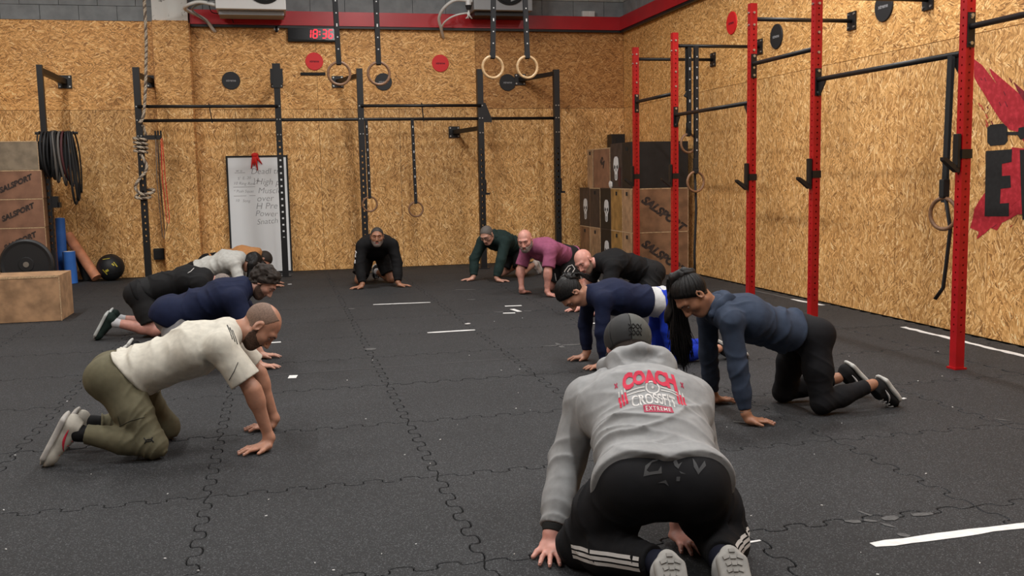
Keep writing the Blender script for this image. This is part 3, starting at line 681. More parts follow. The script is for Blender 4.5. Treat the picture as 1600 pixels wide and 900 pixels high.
# ------------------------------------------------------------------ whiteboard
def whiteboard():
    lx0, lx1 = atY(358, 300, 14.75).x-.03, atY(452, 300, 14.75).x
    z1 = atY(400, 243, 14.78).z
    t = thing('whiteboard', 'tall white board with black frame and writing leaning on the back wall', 'whiteboard', ((lx0+lx1)/2, 14.7, 0))
    tilt = math.atan2(.13, z1); W = lx1-lx0; Hh = z1/math.cos(tilt)
    M = Matrix.Translation((lx0, 14.76, .002)) @ Matrix.Rotation(-tilt, 4, 'X') @ Matrix(((1, 0, 0, 0), (0, 0, -1, 0), (0, 1, 0, 0), (0, 0, 0, 1)))
    def rb(x0, x1, y0, y1, z0, z1_, m, name, par=t):
        bm = B(); bb(bm, x0, x1, y0, y1, z0, z1_); bmesh.ops.transform(bm, matrix=M, verts=bm.verts[:]); return obj(name, bm, M_[m], par)
    rb(.02, W-.02, .02, Hh-.02, -.02, 0, 'whiteboard', 'panel')
    for a in ((0, W, 0, .025), (0, W, Hh-.025, Hh), (0, .025, .025, Hh-.025), (W-.025, W, .025, Hh-.025)): rb(*a, -.022, .008, 'black_matte', 'frame')
    def wr(s, x, y, size, sh=.2, bold=-.0012):
        bm = B()
        tb = text_bm(s, size, bold, .0006, sh); w = max(v.co.x for v in tb.verts)-min(v.co.x for v in tb.verts)
        add_bm(bm, tb, M @ Matrix.Translation((x*W, y*Hh, .001)) @ Matrix.Rotation(random.uniform(-.06, .06), 4, 'Z')); obj('written_line', bm, M_['grey_print'], t)
    for s, x, y, sz in (('Deadl tr', .62, .865, .12), ('High p', .66, .775, .13), ('Muscle', .68, .70, .12), ('over', .60, .635, .13), ('H Pre', .62, .57, .13), ('Power', .61, .505, .12), ('Snatch', .62, .44, .115)): wr(s, x, y, sz)
    for s, x, y, sz in (('w u', .20, .875, .06), ("5'  E...20", .28, .81, .055), ('10 Ring Row', .28, .765, .06), ('* Push Squat', .26, .70, .055), ('10   Song', .24, .62, .055), ('}+', .47, .785, .10)): wr(s, x, y, sz, .2, -.0004)
    for x0, x1, y in ((.13, .30, .855), (.1, .45, .735), (.1, .3, .66), (.35, .45, .66)):
        bm = B(); bb(bm, x0*W, x1*W, y*Hh, y*Hh+.006, .0008, .0014)
        bmesh.ops.transform(bm, matrix=M, verts=bm.verts[:]); obj('ruled_line', bm, M_['grey_print'], t)
    # red cloth tied at the top
    c = thing('red_ribbon', 'red knotted cloth hanging over the top edge of the whiteboard', 'cloth', M @ Vector((.47*W, Hh-.2, .02)))
    for k, (x, l, dx) in enumerate(((-.03, .19, -.03), (.01, .22, .02), (.045, .13, .05), (-.01, .15, -.005))):
        bm = B(); q = [M @ Vector((.47*W+x*.4, Hh+.01, .02)), M @ Vector((.47*W+x, Hh-.06, .035)), M @ Vector((.47*W+x+dx, Hh-l, .02))]
        tube(bm, q, [.022, .02, .008], 6, flat=.6); obj('tail', bm, M_['red_cloth'], c)
    bm = B(); bmesh.ops.create_icosphere(bm, subdivisions=2, radius=.045, matrix=Matrix.Translation(M @ Vector((.47*W, Hh+.005, .02))) @ Matrix.Diagonal((1.2, .7, .8, 1))); obj('knot', bm, M_['red_cloth'], c, True)
whiteboard()

# ------------------------------------------------------------------ boxes
def salsport(bm, M, size, ang, word='SALSPORT'):
    tb = text_bm(word, size, .006*size/.1, .001, .35, 1.05); add_bm(bm, tb, M @ Matrix.Rotation(ang, 4, 'Z'))
def ply_box(lab, x0, x1, y0, y1, z0, z1, m, group, text=None, tang=.6, slots=(), edge='ply_edge', name='plyo_box', side=None, tsz=.13, edges=True, word='SALSPORT'):
    t = thing(name, lab, 'box', ((x0+x1)/2, (y0+y1)/2, z0), group)
    g = .002; th = .018
    bm = B(); bb(bm, x0+g, x1-g, y0+g, y0+th, z0+g, z1-g, .0025); obj('front_panel', bm, M_[m], t)
    bm = B(); bb(bm, x0+g, x1-g, y1-th, y1-g, z0+g, z1-g, .0025); obj('back_panel', bm, M_[m], t)
    for a, c in ((x0+g, x0+th), (x1-th, x1-g)):
        bm = B(); bb(bm, a, c, y0+th, y1-th, z0+g, z1-g, .0025); obj('side_panel', bm, M_[side or m], t)
    for a, c in ((z1-th, z1-g), (z0+g, z0+th)):
        bm = B(); bb(bm, x0+th, x1-th, y0+th, y1-th, a, c); obj('top_panel' if a > z0+.1 else 'bottom_panel', bm, M_[m], t)
    if edges:
        bm = B()
        bb(bm, x0, x1, y0-.001, y0+.004, z1-.012, z1); bb(bm, x0-.001, x0+.006, y0, y1, z1-.012, z1+.001); bb(bm, x1-.006, x1+.001, y0-.001, y0+.004, z0, z1)
        bb(bm, x0-.0015, x0+.004, y0-.0015, y0+.005, z0, z1)
        obj('worn_edge', bm, M_[edge], t)
    for (f, u, v) in slots:
        bm = B(); w, h = .055, .05
        if f == 'l': bx(bm, (x0-.001, y0+(y1-y0)*u, z0+(z1-z0)*v), (.006, w, h), Matrix.Rotation(0, 4, 'X'), .001)
        if f == 'r': bx(bm, (x1+.001, y0+(y1-y0)*u, z0+(z1-z0)*v), (.006, w, h), None, .001)
        if f == 'f': bx(bm, (x0+(x1-x0)*u, y0-.001, z0+(z1-z0)*v), (w, .006, h), None, .001)
        obj('finger_slot', bm, M_['black_matte'], t)
    if text:
        bm = B(); face, u, v = text
        if face == 'f': M = on_back(x0+(x1-x0)*u, z0+(z1-z0)*v, y0-.0005)
        if face == 'l': M = Matrix(((0, 0, -1, x0-.0005), (-1, 0, 0, y0+(y1-y0)*u), (0, 1, 0, z0+(z1-z0)*v), (0, 0, 0, 1)))
        salsport(bm, M, tsz, tang, word); obj('lettering', bm, M_['dark_print'], t)
    return t
def mask_mark(par, x, y, z, s):
    """white face-like emblem printed on the side that looks left"""
    M = Matrix(((0, 0, -1, x-.0015), (-1, 0, 0, y), (0, 1, 0, z), (0, 0, 0, 1)))
    bm = B(); M = M @ Matrix.Diagonal((.8, 1, 1, 1))
    out = [(-.42, .5), (-.2, .62), (.2, .62), (.42, .5), (.5, .2), (.42, -.05), (.28, -.2), (.25, -.55), (.12, -.62), (-.12, -.62), (-.25, -.55), (-.28, -.2), (-.42, -.05), (-.5, .2)]
    prism(bm, [(a*s, c*s) for a, c in out], .001, M); o = obj('emblem', bm, M_['white_print'], par)
    bm = B()
    for sx in (-1, 1): prism(bm, [(sx*s*a, c*s) for a, c in ((.08, .1), (.32, .2), (.36, .02), (.2, -.06))][::sx], .001, M @ Matrix.Translation((0, 0, .0012)))
    prism(bm, [(-.06*s, -.14*s), (.06*s, -.14*s), (0, .0)], .001, M @ Matrix.Translation((0, 0, .0012)))
    for a in (-.14, -.05, .05, .14): prism(bm, [((a-.012)*s, -.55*s), ((a+.012)*s, -.55*s), ((a+.012)*s, -.3*s), ((a-.012)*s, -.3*s)], .001, M @ Matrix.Translation((0, 0, .0012)))
    obj('emblem_hollow', bm, M_['black_matte'], o)
X0, X1, Y0 = 4.47, 5.27, 12.30
def yat(px, py=345): return atX(px, py, X0).y
ys = [Y0, yat(972.5), yat(954.5), yat(938), yat(921.5), min(14.83, yat(906))]
ys[0] = min(ys[1]-.35, Y0)
zz = [.0, .575, 1.15, 1.76]
G = 'boxes stacked in the back right corner'
names = [('brown SALSPORT box', 'ply2'), ('yellowish plywood box', 'ply_y'), ('black box with white emblem', 'blackbox'), ('brown-grey wooden box', 'ply2'), ('dark box with white emblem', 'darkbox')]
where = ['front of the corner stack', 'second from the front', 'third from the front', 'fourth from the front', 'rear of the corner stack']
for L_ in (0, 1):
    for k in range(5):
        nm, m = names[k]
        if L_ == 0 and k == 4: nm, m = 'plain brown wooden box', 'ply2'
        if L_ == 0 and k == 3: nm, m = 'light brown wooden box', 'ply'
        side = {0: 'ply', 3: 'darkbox' if L_ else 'ply'}.get(k)
        t = ply_box(nm+', '+('middle' if L_ else 'bottom')+' layer, '+where[k], X0, X1 if k == 0 else X0+.62, ys[k], ys[k+1], zz[L_], zz[L_+1], m, G,
                    ('f', .55, .42) if k == 0 else None, -.62, [('l', .5, .88)] if m not in ('blackbox', 'darkbox') or k == 3 else [], side=side, tsz=.145,
                    edge='ply_edge' if m not in ('blackbox', 'darkbox') else 'darkbox')
        if nm.endswith('white emblem'): mask_mark(t, X0, (ys[k]+ys[k+1])/2-.05, (zz[L_]+zz[L_+1])/2-.03, .25)
t = ply_box('large black box on top at the front of the corner stack', X0, X1, ys[0], ys[1], zz[2], zz[3], 'blackbox', G, None, 0, [('l', .5, .85)], edges=False)
bm = B(); 
for u, v in ((.85, .95), (.13, .05)): bmesh.ops.create_icosphere(bm, subdivisions=1, radius=.012, matrix=Matrix.Translation((X0+(X1-X0)*u, ys[0]-.004, zz[2]+.61*v)))
obj('screw', bm, M_['steel'], t)
t = ply_box('dark box with white emblem and maroon stripe on top of the corner stack', X0, X0+.62, ys[1], ys[2], zz[2], zz[3], 'darkbox', G, None, 0, [], edges=False); mask_mark(t, X0, (ys[1]+ys[2])/2-.0, zz[2]+.27, .26)
bm = B(); bb(bm, X0-.003, X0-.001, ys[1]+.06, ys[1]+.14, zz[2]+.03, zz[2]+.28); obj('stripe', bm, M_['band_r'], t)
xs2 = X0+.0
t = ply_box('reddish brown box with part of the lettering on top of the corner stack', X0, X0+.62, ys[2]+.02, ys[3]+.30, zz[2], zz[2]+.56, 'ply3', G, ('l', .45, .66), -.6, [], tsz=.15, word='SA')
t = ply_box('narrow light brown box on top at the rear of the corner stack', X0, X0+.62, ys[3]+.32, min(ys[4]+.1, 14.8), zz[2], zz[2]+.56, 'ply', G, None, 0, [('l', .5, .9)])
p = atX(951.5, 288, X0-.03)
t = thing('tape_roll', 'small crumpled white thing lying on the ledge of the stacked corner boxes', 'cloth', (X0+.03, p.y, zz[2]))
bm = B(); bmesh.ops.create_icosphere(bm, subdivisions=2, radius=.06, matrix=Matrix.Translation((X0-.005, p.y, p.z)) @ Matrix.Diagonal((.2, 1.3, .8, 1)))
for v in bm.verts: v.co += Vector((0, random.uniform(-.012, .012), random.uniform(-.012, .012)))
obj('crumple', bm, M_['tape'], t)
p = atY(963, 219, 14.6)
t = thing('wall_speaker', 'small black box standing behind the top of the corner stack', 'speaker', (p.x, 14.6, p.z-.12))
bm = B(); bb(bm, p.x-.11, p.x+.11, 14.5, 14.72, p.z-.12, p.z+.09, .006); obj('casing', bm, M_['black_steel'], t)
bm = B(); bar(bm, (p.x+.02, 14.497, p.z+.0), (p.x+.02, 14.5, p.z+.0), .06, 20); obj('cone', bm, M_['black_matte'], t)
bm = B(); bb(bm, p.x-.03, p.x+.03, 14.72, YB-.001, p.z-.03, p.z+.03); obj('bracket', bm, M_['black_steel'], t)

# left stack
GX1 = atY(69, 330, 13.75).x
zt = [0, .41, .82, 1.23, 1.64]
zp = [0, atY(60, 400, 13.75).z, atY(60, 355, 13.75).z, atY(60, 310, 13.75).z, atY(60, 265.5, 13.75).z, atY(60, 220, 13.75).z]
lab5 = ['lowest brown box of the left stack, hidden behind the plate', 'brown SALSPORT box behind the black plate in the left stack', 'brown SALSPORT box in the middle of the left stack', 'brown SALSPORT box just under the grey plywood box at left', 'greyish plain plywood box on top of the left stack']
for k in range(5):
    ply_box(lab5[k], GX1-.80-.0, GX1-(.02 if k == 4 else 0), 13.75, 14.35, zp[k], zp[k+1], 'ply_g' if k == 4 else 'ply3', 'boxes stacked at the left', ('f', .60, .52) if 0 < k < 4 else None, .42,
            [('r', .5, .9)] if k == 1 else [], edge='ply_edge', tsz=.088, side='darkbox' if k == 4 else 'ply2')
# front box on the floor
pA, pB_ = fl(97, 501), fl(112, 488.5)
w0, w1 = -2.98, pA.x
hA = atY(93, 430, pA.y).z
t = ply_box('large light plywood box standing on the floor at far left', w0, w1, pA.y, pA.y+.60, 0, hA, 'ply', None, None, 0, [], tsz=.1, side='ply')
bm = B(); bb(bm, w1-.0005, w1+.001, pA.y+.001, pA.y+.012, 0, hA); bb(bm, w0, w1, pA.y-.002, pA.y+.001, hA-.02, hA-.004); obj('edge_strip', bm, M_['ply_edge'], t)
# plate on a low stand behind it
pz = atY(42, 413, 11.6); rP = .275
t = thing('weight_plate', 'large black weight plate standing upright behind the plywood box at left', 'weight plate', (pz.x, 11.6, pz.z-rP))
Mx = Matrix.Translation((pz.x, 11.6, pz.z)) @ Matrix.Rotation(-PI/2+.12, 4, 'X') @ Matrix.Rotation(0, 4, 'Y')
Mx = Matrix.Translation((pz.x, 11.6, pz.z)) @ Matrix.Rotation(PI/2, 4, 'X')
bm = B(); lathe(bm, [(.028, -.035), (rP-.02, -.035), (rP, -.02), (rP, .02), (rP-.02, .035), (rP-.05, .028), (.08, .028), (.075, .036), (.028, .036)], 64, Mx); obj('disc', bm, M_['black_disc'], t, False)
bm = B(); lathe(bm, [(.012, .03), (.03, .03), (.03, .04), (.012, .04)], 20, Mx); obj('hub', bm, M_['steel'], t)
t2 = thing('plate_stand', 'low black stand carrying the weight plate, hidden by the plywood box', 'stand', (pz.x, 11.6, 0))
bm = B(); bb(bm, pz.x-.2, pz.x+.2, 11.5, 11.7, 0, .03); obj('base', bm, M_['black_steel'], t2)
for s in (-1, 1):
    bm = B(); sbar(bm, (pz.x+s*.15, 11.6, .02), (pz.x+s*.12, 11.6, pz.z-rP+.06), .05, .12, (0, 1, 0)); obj('arm', bm, M_['black_steel'], t2)
p = atY(8, 419, 11.55)
t = thing('dumbbell', 'black dumbbell end with pale rim at the left edge, lying on the plywood box', 'dumbbell', (p.x, pA.y+.4, hA))
bm = B(); bar(bm, (p.x-.2, pA.y+.45, hA+.06), (p.x+.08, pA.y+.45, hA+.06), .015, 10); obj('handle', bm, M_['steel'], t)
for s in (-.22, .04):
    bm = B(); bar(bm, (p.x+s, pA.y+.45, hA+.06), (p.x+s+.07, pA.y+.45, hA+.06), .058, 6); obj('head', bm, M_['black_matte'], t)
# foam rolls and ball
def cyl(name, lab, cat, a, b, r0, r1, m, hollow=True, m2=None):
    a, b = Vector(a), Vector(b); t = thing(name, lab, cat, a); M = Matrix.Translation(a) @ frame_to(b-a); L = (b-a).length
    bm = B(); lathe(bm, [(r0*.8, 0), (r0, .0), (r0, .004), ((r0+r1)/2, L/2), (r1, L-.004), (r1*.98, L), (r1*.75, L)], 28, M); o = obj('roll', bm, M_[m], t)
    bm = B(); M2 = M @ Matrix.Translation((0, 0, L+.0005)); bm2 = []
    tube(bm, [M2 @ Vector((r1*(1-k/60)*math.cos(k*.42), r1*(1-k/60)*math.sin(k*.42), 0)) for k in range(50)], .0022, 4); obj('spiral_edge', bm, M_[m2 or m], t)
    return t
q = atY(106, 436, 14.6); b = atY(94, 341, 14.78)
cyl('foam_mat_roll', 'tall blue rolled foam mat standing between the lone post and the orange roll', 'rolled mat', (atY(94, 430, 14.62).x+.03, 14.62, .003), (b.x, 14.74, b.z), .075, .068, 'blue_mat', m2='tape')
b = atY(108, 393, 14.4); a = fl(110, 443)
cyl('foam_mat_roll', 'short blue rolled foam mat in front of the orange foam roll', 'rolled mat', (b.x, 14.42, .003), (b.x-.01, 14.42, b.z), .082, .082, 'blue_mat', m2='tape')
b = atY(77, 395, 14.55)
cyl('foam_mat_roll', 'blue rolled mat half hidden behind the lone black post', 'rolled mat', (b.x+.02, 14.55, .003), (b.x+.03, 14.6, b.z+.2), .07, .05, 'blue_mat', m2='tape')
b = atY(105, 367, 14.78); a = atY(152, 432, 14.55)
cyl('foam_roll', 'long orange foam roll leaning against the back wall', 'foam roller', (a.x, 14.50, .055), (b.x, 14.80, b.z), .070, .070, 'orange_foam', m2='black_matte')
b = atY(122, 400, 14.72)
cyl('foam_roll', 'black speckled foam roller behind the orange roll', 'foam roller', (b.x+.10, 14.76, .004), (b.x-.02, 14.79, .42), .06, .06, 'black_matte')
c = Vector((atY(173, 420, 14.62).x, 14.62, .185))
t = thing('medicine_ball', 'black medicine ball with yellow marks on the floor by the back wall', 'ball', (c.x, c.y, 0))
bm = B(); bmesh.ops.create_uvsphere(bm, u_segments=36, v_segments=20, radius=.185, matrix=Matrix.Translation(c)); obj('cover', bm, M_['black_disc'], t, True)
bm = B()
for ax in ('X', 'Y', 'Z'):
    R_ = Matrix.Rotation(.5, 4, 'Z') @ Matrix.Rotation(PI/2, 4, ax) if ax != 'Z' else Matrix.Rotation(.4, 4, 'X')
    tube(bm, [c + (R_ @ Vector((.1855*math.cos(a), .1855*math.sin(a), 0))) for a in [k*2*PI/48 for k in range(48)]], .0025, 5, True)
obj('seam', bm, M_['black_matte'], t)
bm = B()
for dx, dz, w, h, an in ((-.02, -.03, .045, .03, .5), (-.05, -.05, .012, .09, .6), (.06, .05, .04, .02, -.9), (.09, .05, .015, .08, .5), (-.03, .13, .10, .01, .2)):
    d = Vector((dx, -math.sqrt(.185**2-dx*dx-dz*dz), dz)); n = d.normalized()
    M = Matrix.Translation(c+n*.1855) @ n.to_track_quat('Z', 'Y').to_matrix().to_4x4() @ Matrix.Rotation(an, 4, 'Z')
    bx(bm, (0, 0, 0), (w, h, .001)); vs = bm.verts[-8:]; bmesh.ops.transform(bm, matrix=M, verts=vs)
obj('print', bm, M_['yellow'], t)

# bands on the lone post's peg
for k in range(13):
    xx = x1-.04+.034*k; ln = [.5, .55, .6, .52, .62, .66, .58, .70, .64, .72, .95, .9, .8][k]; m = ['black_matte', 'strap', 'black_disc', 'strap', 'black_disc', 'band_g', 'black_matte', 'band_g', 'band_r', 'strap', 'black_disc', 'black_matte', 'black_matte'][k]
    bm = B(); n = 28; P = []
    for i in range(n):
        a = i*2*PI/n; P.append((xx+.01*math.sin(a*2+k)+.03*(k/13)*(-math.cos(a)+1), 13.93+.16*math.sin(a)*(1+.1*math.sin(k)), 2.04-ln/2+ln/2*math.cos(a)))
    tube(bm, P, .012 if k % 3 else .008, 6, True, flat=1.3)
    tag(obj('resistance_band', bm, M_[m]), ['leftmost', 'second', 'third', 'fourth', 'fifth', 'sixth', 'seventh', 'eighth', 'ninth', 'tenth', 'eleventh', 'twelfth', 'rightmost'][k]+' '+{'band_g': 'dark grey', 'band_r': 'maroon'}.get(m, 'black')+' elastic band from the left in the bunch on the lone post', 'resistance band', 'resistance bands on the lone post')
t = thing('hung_plate', 'thin black disc hanging flat against the lone post behind the bands', 'weight plate', (x1-.02, 13.98, 1.45))
bm = B(); lathe(bm, [(.02, 0), (.26, 0), (.275, .012), (.26, .03), (.02, .03)], 48, Matrix.Translation((x1+.10, 14.10, 1.75)) @ Matrix.Rotation(PI/2, 4, 'X') @ Matrix.Diagonal((.62, 1.15, 1, 1))); obj('disc', bm, M_['black_disc'], t)

# ------------------------------------------------------------------ floor tape
def strip(lab, a, b, w, m='tape', ragged=.0, name='floor_tape', n=None, group=None):
    a, b = fl(*a), fl(*b); d = (b-a); L = d.length; d.normalize(); s = Vector((-d.y, d.x, 0)); bm = B(); n = n or max(2, int(L/.07))
    top, bot = [], []
    for i in range(n+1):
        c = a+d*L*i/n; e = .6 if i in (0, n) and ragged else 1
        top.append(bm.verts.new(c+s*(w/2*e+random.uniform(-1, 1)*ragged)+Vector((0, 0, .0016)))); bot.append(bm.verts.new(c-s*(w/2*e+random.uniform(-1, 1)*ragged)+Vector((0, 0, .0016))))
    for i in range(n): bm.faces.new((bot[i], bot[i+1], top[i+1], top[i]))
    g = bmesh.ops.extrude_face_region(bm, geom=bm.faces[:]); bmesh.ops.translate(bm, vec=(0, 0, -.0012), verts=[v for v in g['geom'] if isinstance(v, bmesh.types.BMVert)])
    return tag(obj(name, bm, M_[m]), lab, 'tape', group)
strip('white tape line on the floor in front of the man facing us', (583, 476), (672.5, 472.5), .05, ragged=.003)
strip('white tape line at the middle of the floor', (668, 520), (742.5, 515.5), .05, ragged=.003)
strip('thick white tape line at the lower right with torn edges', (1364, 852), (1620, 818), .052, ragged=.006)
strip('short white tape strip in front of the man in the pink shirt', (789, 478.5), (815, 477.5), .05)
strip('tiny slanted white tape strip below the strip by the pink-shirted man', (800, 483), (812, 487), .05)
strip('short white tape strip nearest of the three little ones in the middle right', (786, 489.5), (805, 489), .05)
strip('short white tape strip by the hand of the man in the navy tee', (416, 536), (439, 534.5), .045)
strip('short white tape strip left of the cap of the coach', (911, 505.5), (931, 505), .05)
strip('small white paper square on the floor right of the hands of the cream-tee man', (451, 589), (464, 588.5), .10, name='paper_scrap')
strip('curled bit of white tape beside the coach', (1161, 849), (1189, 845), .018, ragged=.004)
strip('white tape line running along the right wall, near part', (1411, 511), (1610, 559), .055, ragged=.012)
strip('white tape strip along the right wall behind the nearest-but-one red post', (1237, 467.5), (1286, 477), .06, ragged=.01)
strip('faint grey tape strip along the right wall, farthest part', (1178, 454), (1236, 467), .04, 'tape_g', ragged=.01)
for a, b, w in (((845, 541), (912, 538), .03), ((868, 536), (880, 543), .05), ((712, 453), (744, 452.5), .05), ((730, 468.5), (743, 468), .06), ((772, 488), (786, 487.5), .05), ((818, 486), (830, 486), .05), ((579, 482), (556, 484), .0)):
    if w: strip({845: 'long worn grey tape line left of the cap of the coach', 868: 'small slanted worn tape bit crossing the long worn grey line', 712: 'faint worn tape line below the hands of the green hoodie man', 730: 'tiny faint tape remnant under the worn line near the green hoodie man', 772: 'faint grey tape remnant left of the three little white strips', 818: 'faint grey tape remnant right of the three little white strips'}[a[0]], a, b, w, 'tape_g', ragged=.012, group='worn tape remnants')
for a, b, w in (((1320, 815), (1345, 815), .03), ((1340, 799), (1362, 806), .02), ((1350, 813), (1370, 815), .02), ((1378, 811), (1402, 808), .05), ((1375, 817), (1400, 825), .02), ((1425, 805), (1458, 803), .04), ((1402, 834), (1420, 839), .03), ((1550, 654), (1580, 658), .015), ((1172, 661), (1146, 659), .03)):
    strip({1320: 'leftmost worn tape fragment left of the thick white line', 1340: 'upper slanted worn tape fragment above the thick white line', 1350: 'small worn tape fragment just below the upper slanted one', 1378: 'wider worn tape fragment above the middle of the fragments', 1375: 'slanted worn tape fragment under the wider one', 1425: 'rightmost worn tape fragment above the thick white line', 1402: 'worn tape fragment nearest the thick white line', 1550: 'lone worn tape scratch right of the shoes of the woman in black leggings', 1172: 'faint grey scuff left of the near hand of the jacket woman'}[a[0]], a, b, w, 'tape_g', ragged=.006, group='tape fragments lower right')
strip('long faint scuff line crossing the middle of the floor', (405, 588), (820, 559), .012, 'scuff', name='floor_scuff')
for k, (px, py) in enumerate(((577, 483), (548, 487))): pass
for px, py, r in ((549, 483, .035), (579, 546, .045)):
    c = fl(px, py); bm = B(); bar(bm, c, c+Vector((0, 0, .004)), r, 16); tag(obj('floor_spot', bm, M_['tape_g']), ('upper' if py < 500 else 'lower')+' grey round worn spot on the floor seam left of centre', 'spot', 'worn spots on the seam')
bm = B()
for k in range(70):
    px, py = random.uniform(0, 1600), random.uniform(480, 900); c = fl(px, py); s = random.uniform(.002, .005); bx(bm, (c.x, c.y, .002), (s*2, s, .003), Matrix.Rotation(random.uniform(0, 3), 4, 'Z'))
tag(obj('floor_crumbs', bm, M_['tape']), 'tiny pale crumbs and flecks scattered over the black floor', 'debris', kind='stuff')
for px, py, s, lab in ((730.6, 506.5, .03, 'little white scrap on the seam near the middle tape line'), (452.6, 444.5, .03, 'tiny white scrap on the floor in front of the whiteboard'), (1412, 624, .02, 'tiny white crumb behind the shoes of the woman in black leggings'), (939, 767, .008, 'tiny white fleck left of the coach')):
    c = fl(px, py); bm = B(); bx(bm, (c.x, c.y, .004), (s*1.5, s, .006), Matrix.Rotation(.4, 4, 'Z'), .001); tag(obj('paper_scrap', bm, M_['tape']), lab, 'scrap')

# ------------------------------------------------------------------ mural on the right wall
def mural():
    t = thing('wall_mural', 'painted wall mural of black block letters over a red brush splash on the right wall', 'mural', (XR-.004, 5.2, .9))
    def P(px, py): p = atX(px, py, XR); return (-(p.y), p.z)
    def poly(pts, m, name, d, par=t):
        bm = B(); v = [P(*q) for q in pts]; prism(bm, v, .001, Matrix(((0, 0, -1, XR-.001-d), (-1, 0, 0, 0), (0, 1, 0, 0), (0, 0, 0, 1)))); return obj(name, bm, M_[m], par)
    poly([(1522, 92), (1535, 102), (1552, 124), (1566, 143), (1577, 160), (1590, 180), (1660, 215), (1660, 300), (1612, 240), (1590, 206), (1578, 203), (1562, 186), (1548, 164), (1538, 147), (1527, 130), (1522, 120)], 'mural_red', 'red_stroke', 0)
    poly([(1546, 106), (1560, 118), (1574, 130), (1588, 142), (1602, 155), (1660, 190), (1660, 240), (1600, 200), (1582, 172), (1570, 152), (1558, 132), (1549, 116)], 'mural_red', 'red_stroke', .0004)
    poly([(1584, 128), (1600, 142), (1660, 185), (1660, 200), (1600, 158), (1590, 142)], 'mural_dred', 'red_stroke', .0006)
    poly([(1582, 230), (1600, 232), (1660, 240), (1660, 330), (1590, 335), (1578, 342), (1566, 348), (1558, 360), (1548, 356), (1540, 364), (1526, 374), (1530, 362), (1516, 356), (1520, 342), (1523, 326), (1530, 314), (1540, 300), (1556, 270)], 'mural_red', 'red_stroke', .0003)
    poly([(1548, 195), (1568, 193), (1574, 198), (1575, 220), (1570, 226), (1548, 228), (1543, 222), (1543, 200)], 'mural_black', 'letter', .0016)
    poly([(1541, 236), (1582, 233), (1581, 253), (1566, 256), (1566, 275), (1579, 274), (1580, 293), (1564, 295), (1563, 318), (1577, 317), (1577, 338), (1539, 338)], 'mural_black', 'letter', .0016)
    poly([(1594, 234), (1650, 232), (1655, 345), (1598, 343), (1596, 300)], 'mural_black', 'letter', .0016)
    poly([(1574, 206), (1592, 206), (1592, 211), (1574, 211)], 'mural_black', 'bar_line', .0016)
    poly([(1592, 200), (1600, 198), (1604, 205), (1602, 216), (1595, 218), (1591, 212)], 'mural_black', 'bar_line', .0018)
    for k in range(26):
        x = random.uniform(1528, 1598); y = random.choice((random.uniform(120, 195), random.uniform(295, 365))); dx = random.uniform(4, 10)
        poly([(x, y), (x+dx*.4, y+dx*.9), (x+dx*.4+1.2, y+dx*.9-1), (x+1, y-1)] if y < 200 else [(x, y), (x+dx, y-dx*.7), (x+dx-.5, y-dx*.7+1.4), (x+.5, y+1.2)], random.choice(('mural_dred', 'mural_red')), 'brush_fleck', .0010)
mural()
# ------------------------------------------------------------------ people: smooth bodies from joint positions
f32 = np.float32
def npv(v): return np.array(v, dtype=np.float64)
def unit(v): v = npv(v); return v/np.linalg.norm(v)
def cone(A, Bp, ra, rb, k=.03, lat=None, s=1.0, cut=None, sub=False): return dict(t='c', A=npv(A), B=npv(Bp), ra=ra, rb=rb, k=k, lat=None if lat is None else unit(lat), s=s, cut=cut, sub=sub)
def ell(c, R, rad, k=.03, cut=None, sub=False): return dict(t='e', c=npv(c), R=npv(R), rad=npv(rad), k=k, cut=cut, sub=sub)
def rbox(c, R, h, r, k=.01, cut=None, sub=False): return dict(t='b', c=npv(c), R=npv(R), h=npv(h), r=r, k=k, cut=cut, sub=sub)
def pbounds(p):
    if p['t'] == 'c':
        m = max(p['ra'], p['rb'])*max(1, p['s']); return np.minimum(p['A'], p['B'])-m, np.maximum(p['A'], p['B'])+m
    m = p['rad'] if p['t'] == 'e' else p['h']+p['r']
    e = np.abs(p['R'].T) @ m; return p['c']-e, p['c']+e
def pdist(p, X, Y, Z):
    if p['t'] == 'c':
        A = p['A']; ba = p['B']-A; qx, qy, qz = X-A[0], Y-A[1], Z-A[2]
        if p['lat'] is not None and p['s'] != 1:
            l = p['lat']; g = 1-1/p['s']; ql = (qx*l[0]+qy*l[1]+qz*l[2])*g
            qx, qy, qz = qx-l[0]*ql, qy-l[1]*ql, qz-l[2]*ql; ba = ba-l*(ba@l)*g
        bb_ = max(1e-9, float(ba@ba)); t = np.clip((qx*ba[0]+qy*ba[1]+qz*ba[2])/bb_, 0, 1)
        d = np.sqrt((qx-ba[0]*t)**2+(qy-ba[1]*t)**2+(qz-ba[2]*t)**2)-(p['ra']+(p['rb']-p['ra'])*t)
    else:
        c, R = p['c'], p['R']; x, y, z = X-c[0], Y-c[1], Z-c[2]
        u = [R[i][0]*x+R[i][1]*y+R[i][2]*z for i in range(3)]
        if p['t'] == 'e':
            r = p['rad']; k0 = np.sqrt(sum((u[i]/r[i])**2 for i in range(3))); k1 = np.sqrt(sum((u[i]/r[i]**2)**2 for i in range(3)))+1e-9
            d = k0*(k0-1)/k1
        else:
            q = [np.abs(u[i])-p['h'][i] for i in range(3)]
            d = np.sqrt(sum(np.maximum(a, 0)**2 for a in q))+np.minimum(np.maximum(np.maximum(q[0], q[1]), q[2]), 0)-p['r']
    if p['cut'] is not None:
        cs = p['cut'] if isinstance(p['cut'], list) else [p['cut']]
        for P, n in cs: d = np.maximum(d, (X-P[0])*n[0]+(Y-P[1])*n[1]+(Z-P[2])*n[2])
    return d
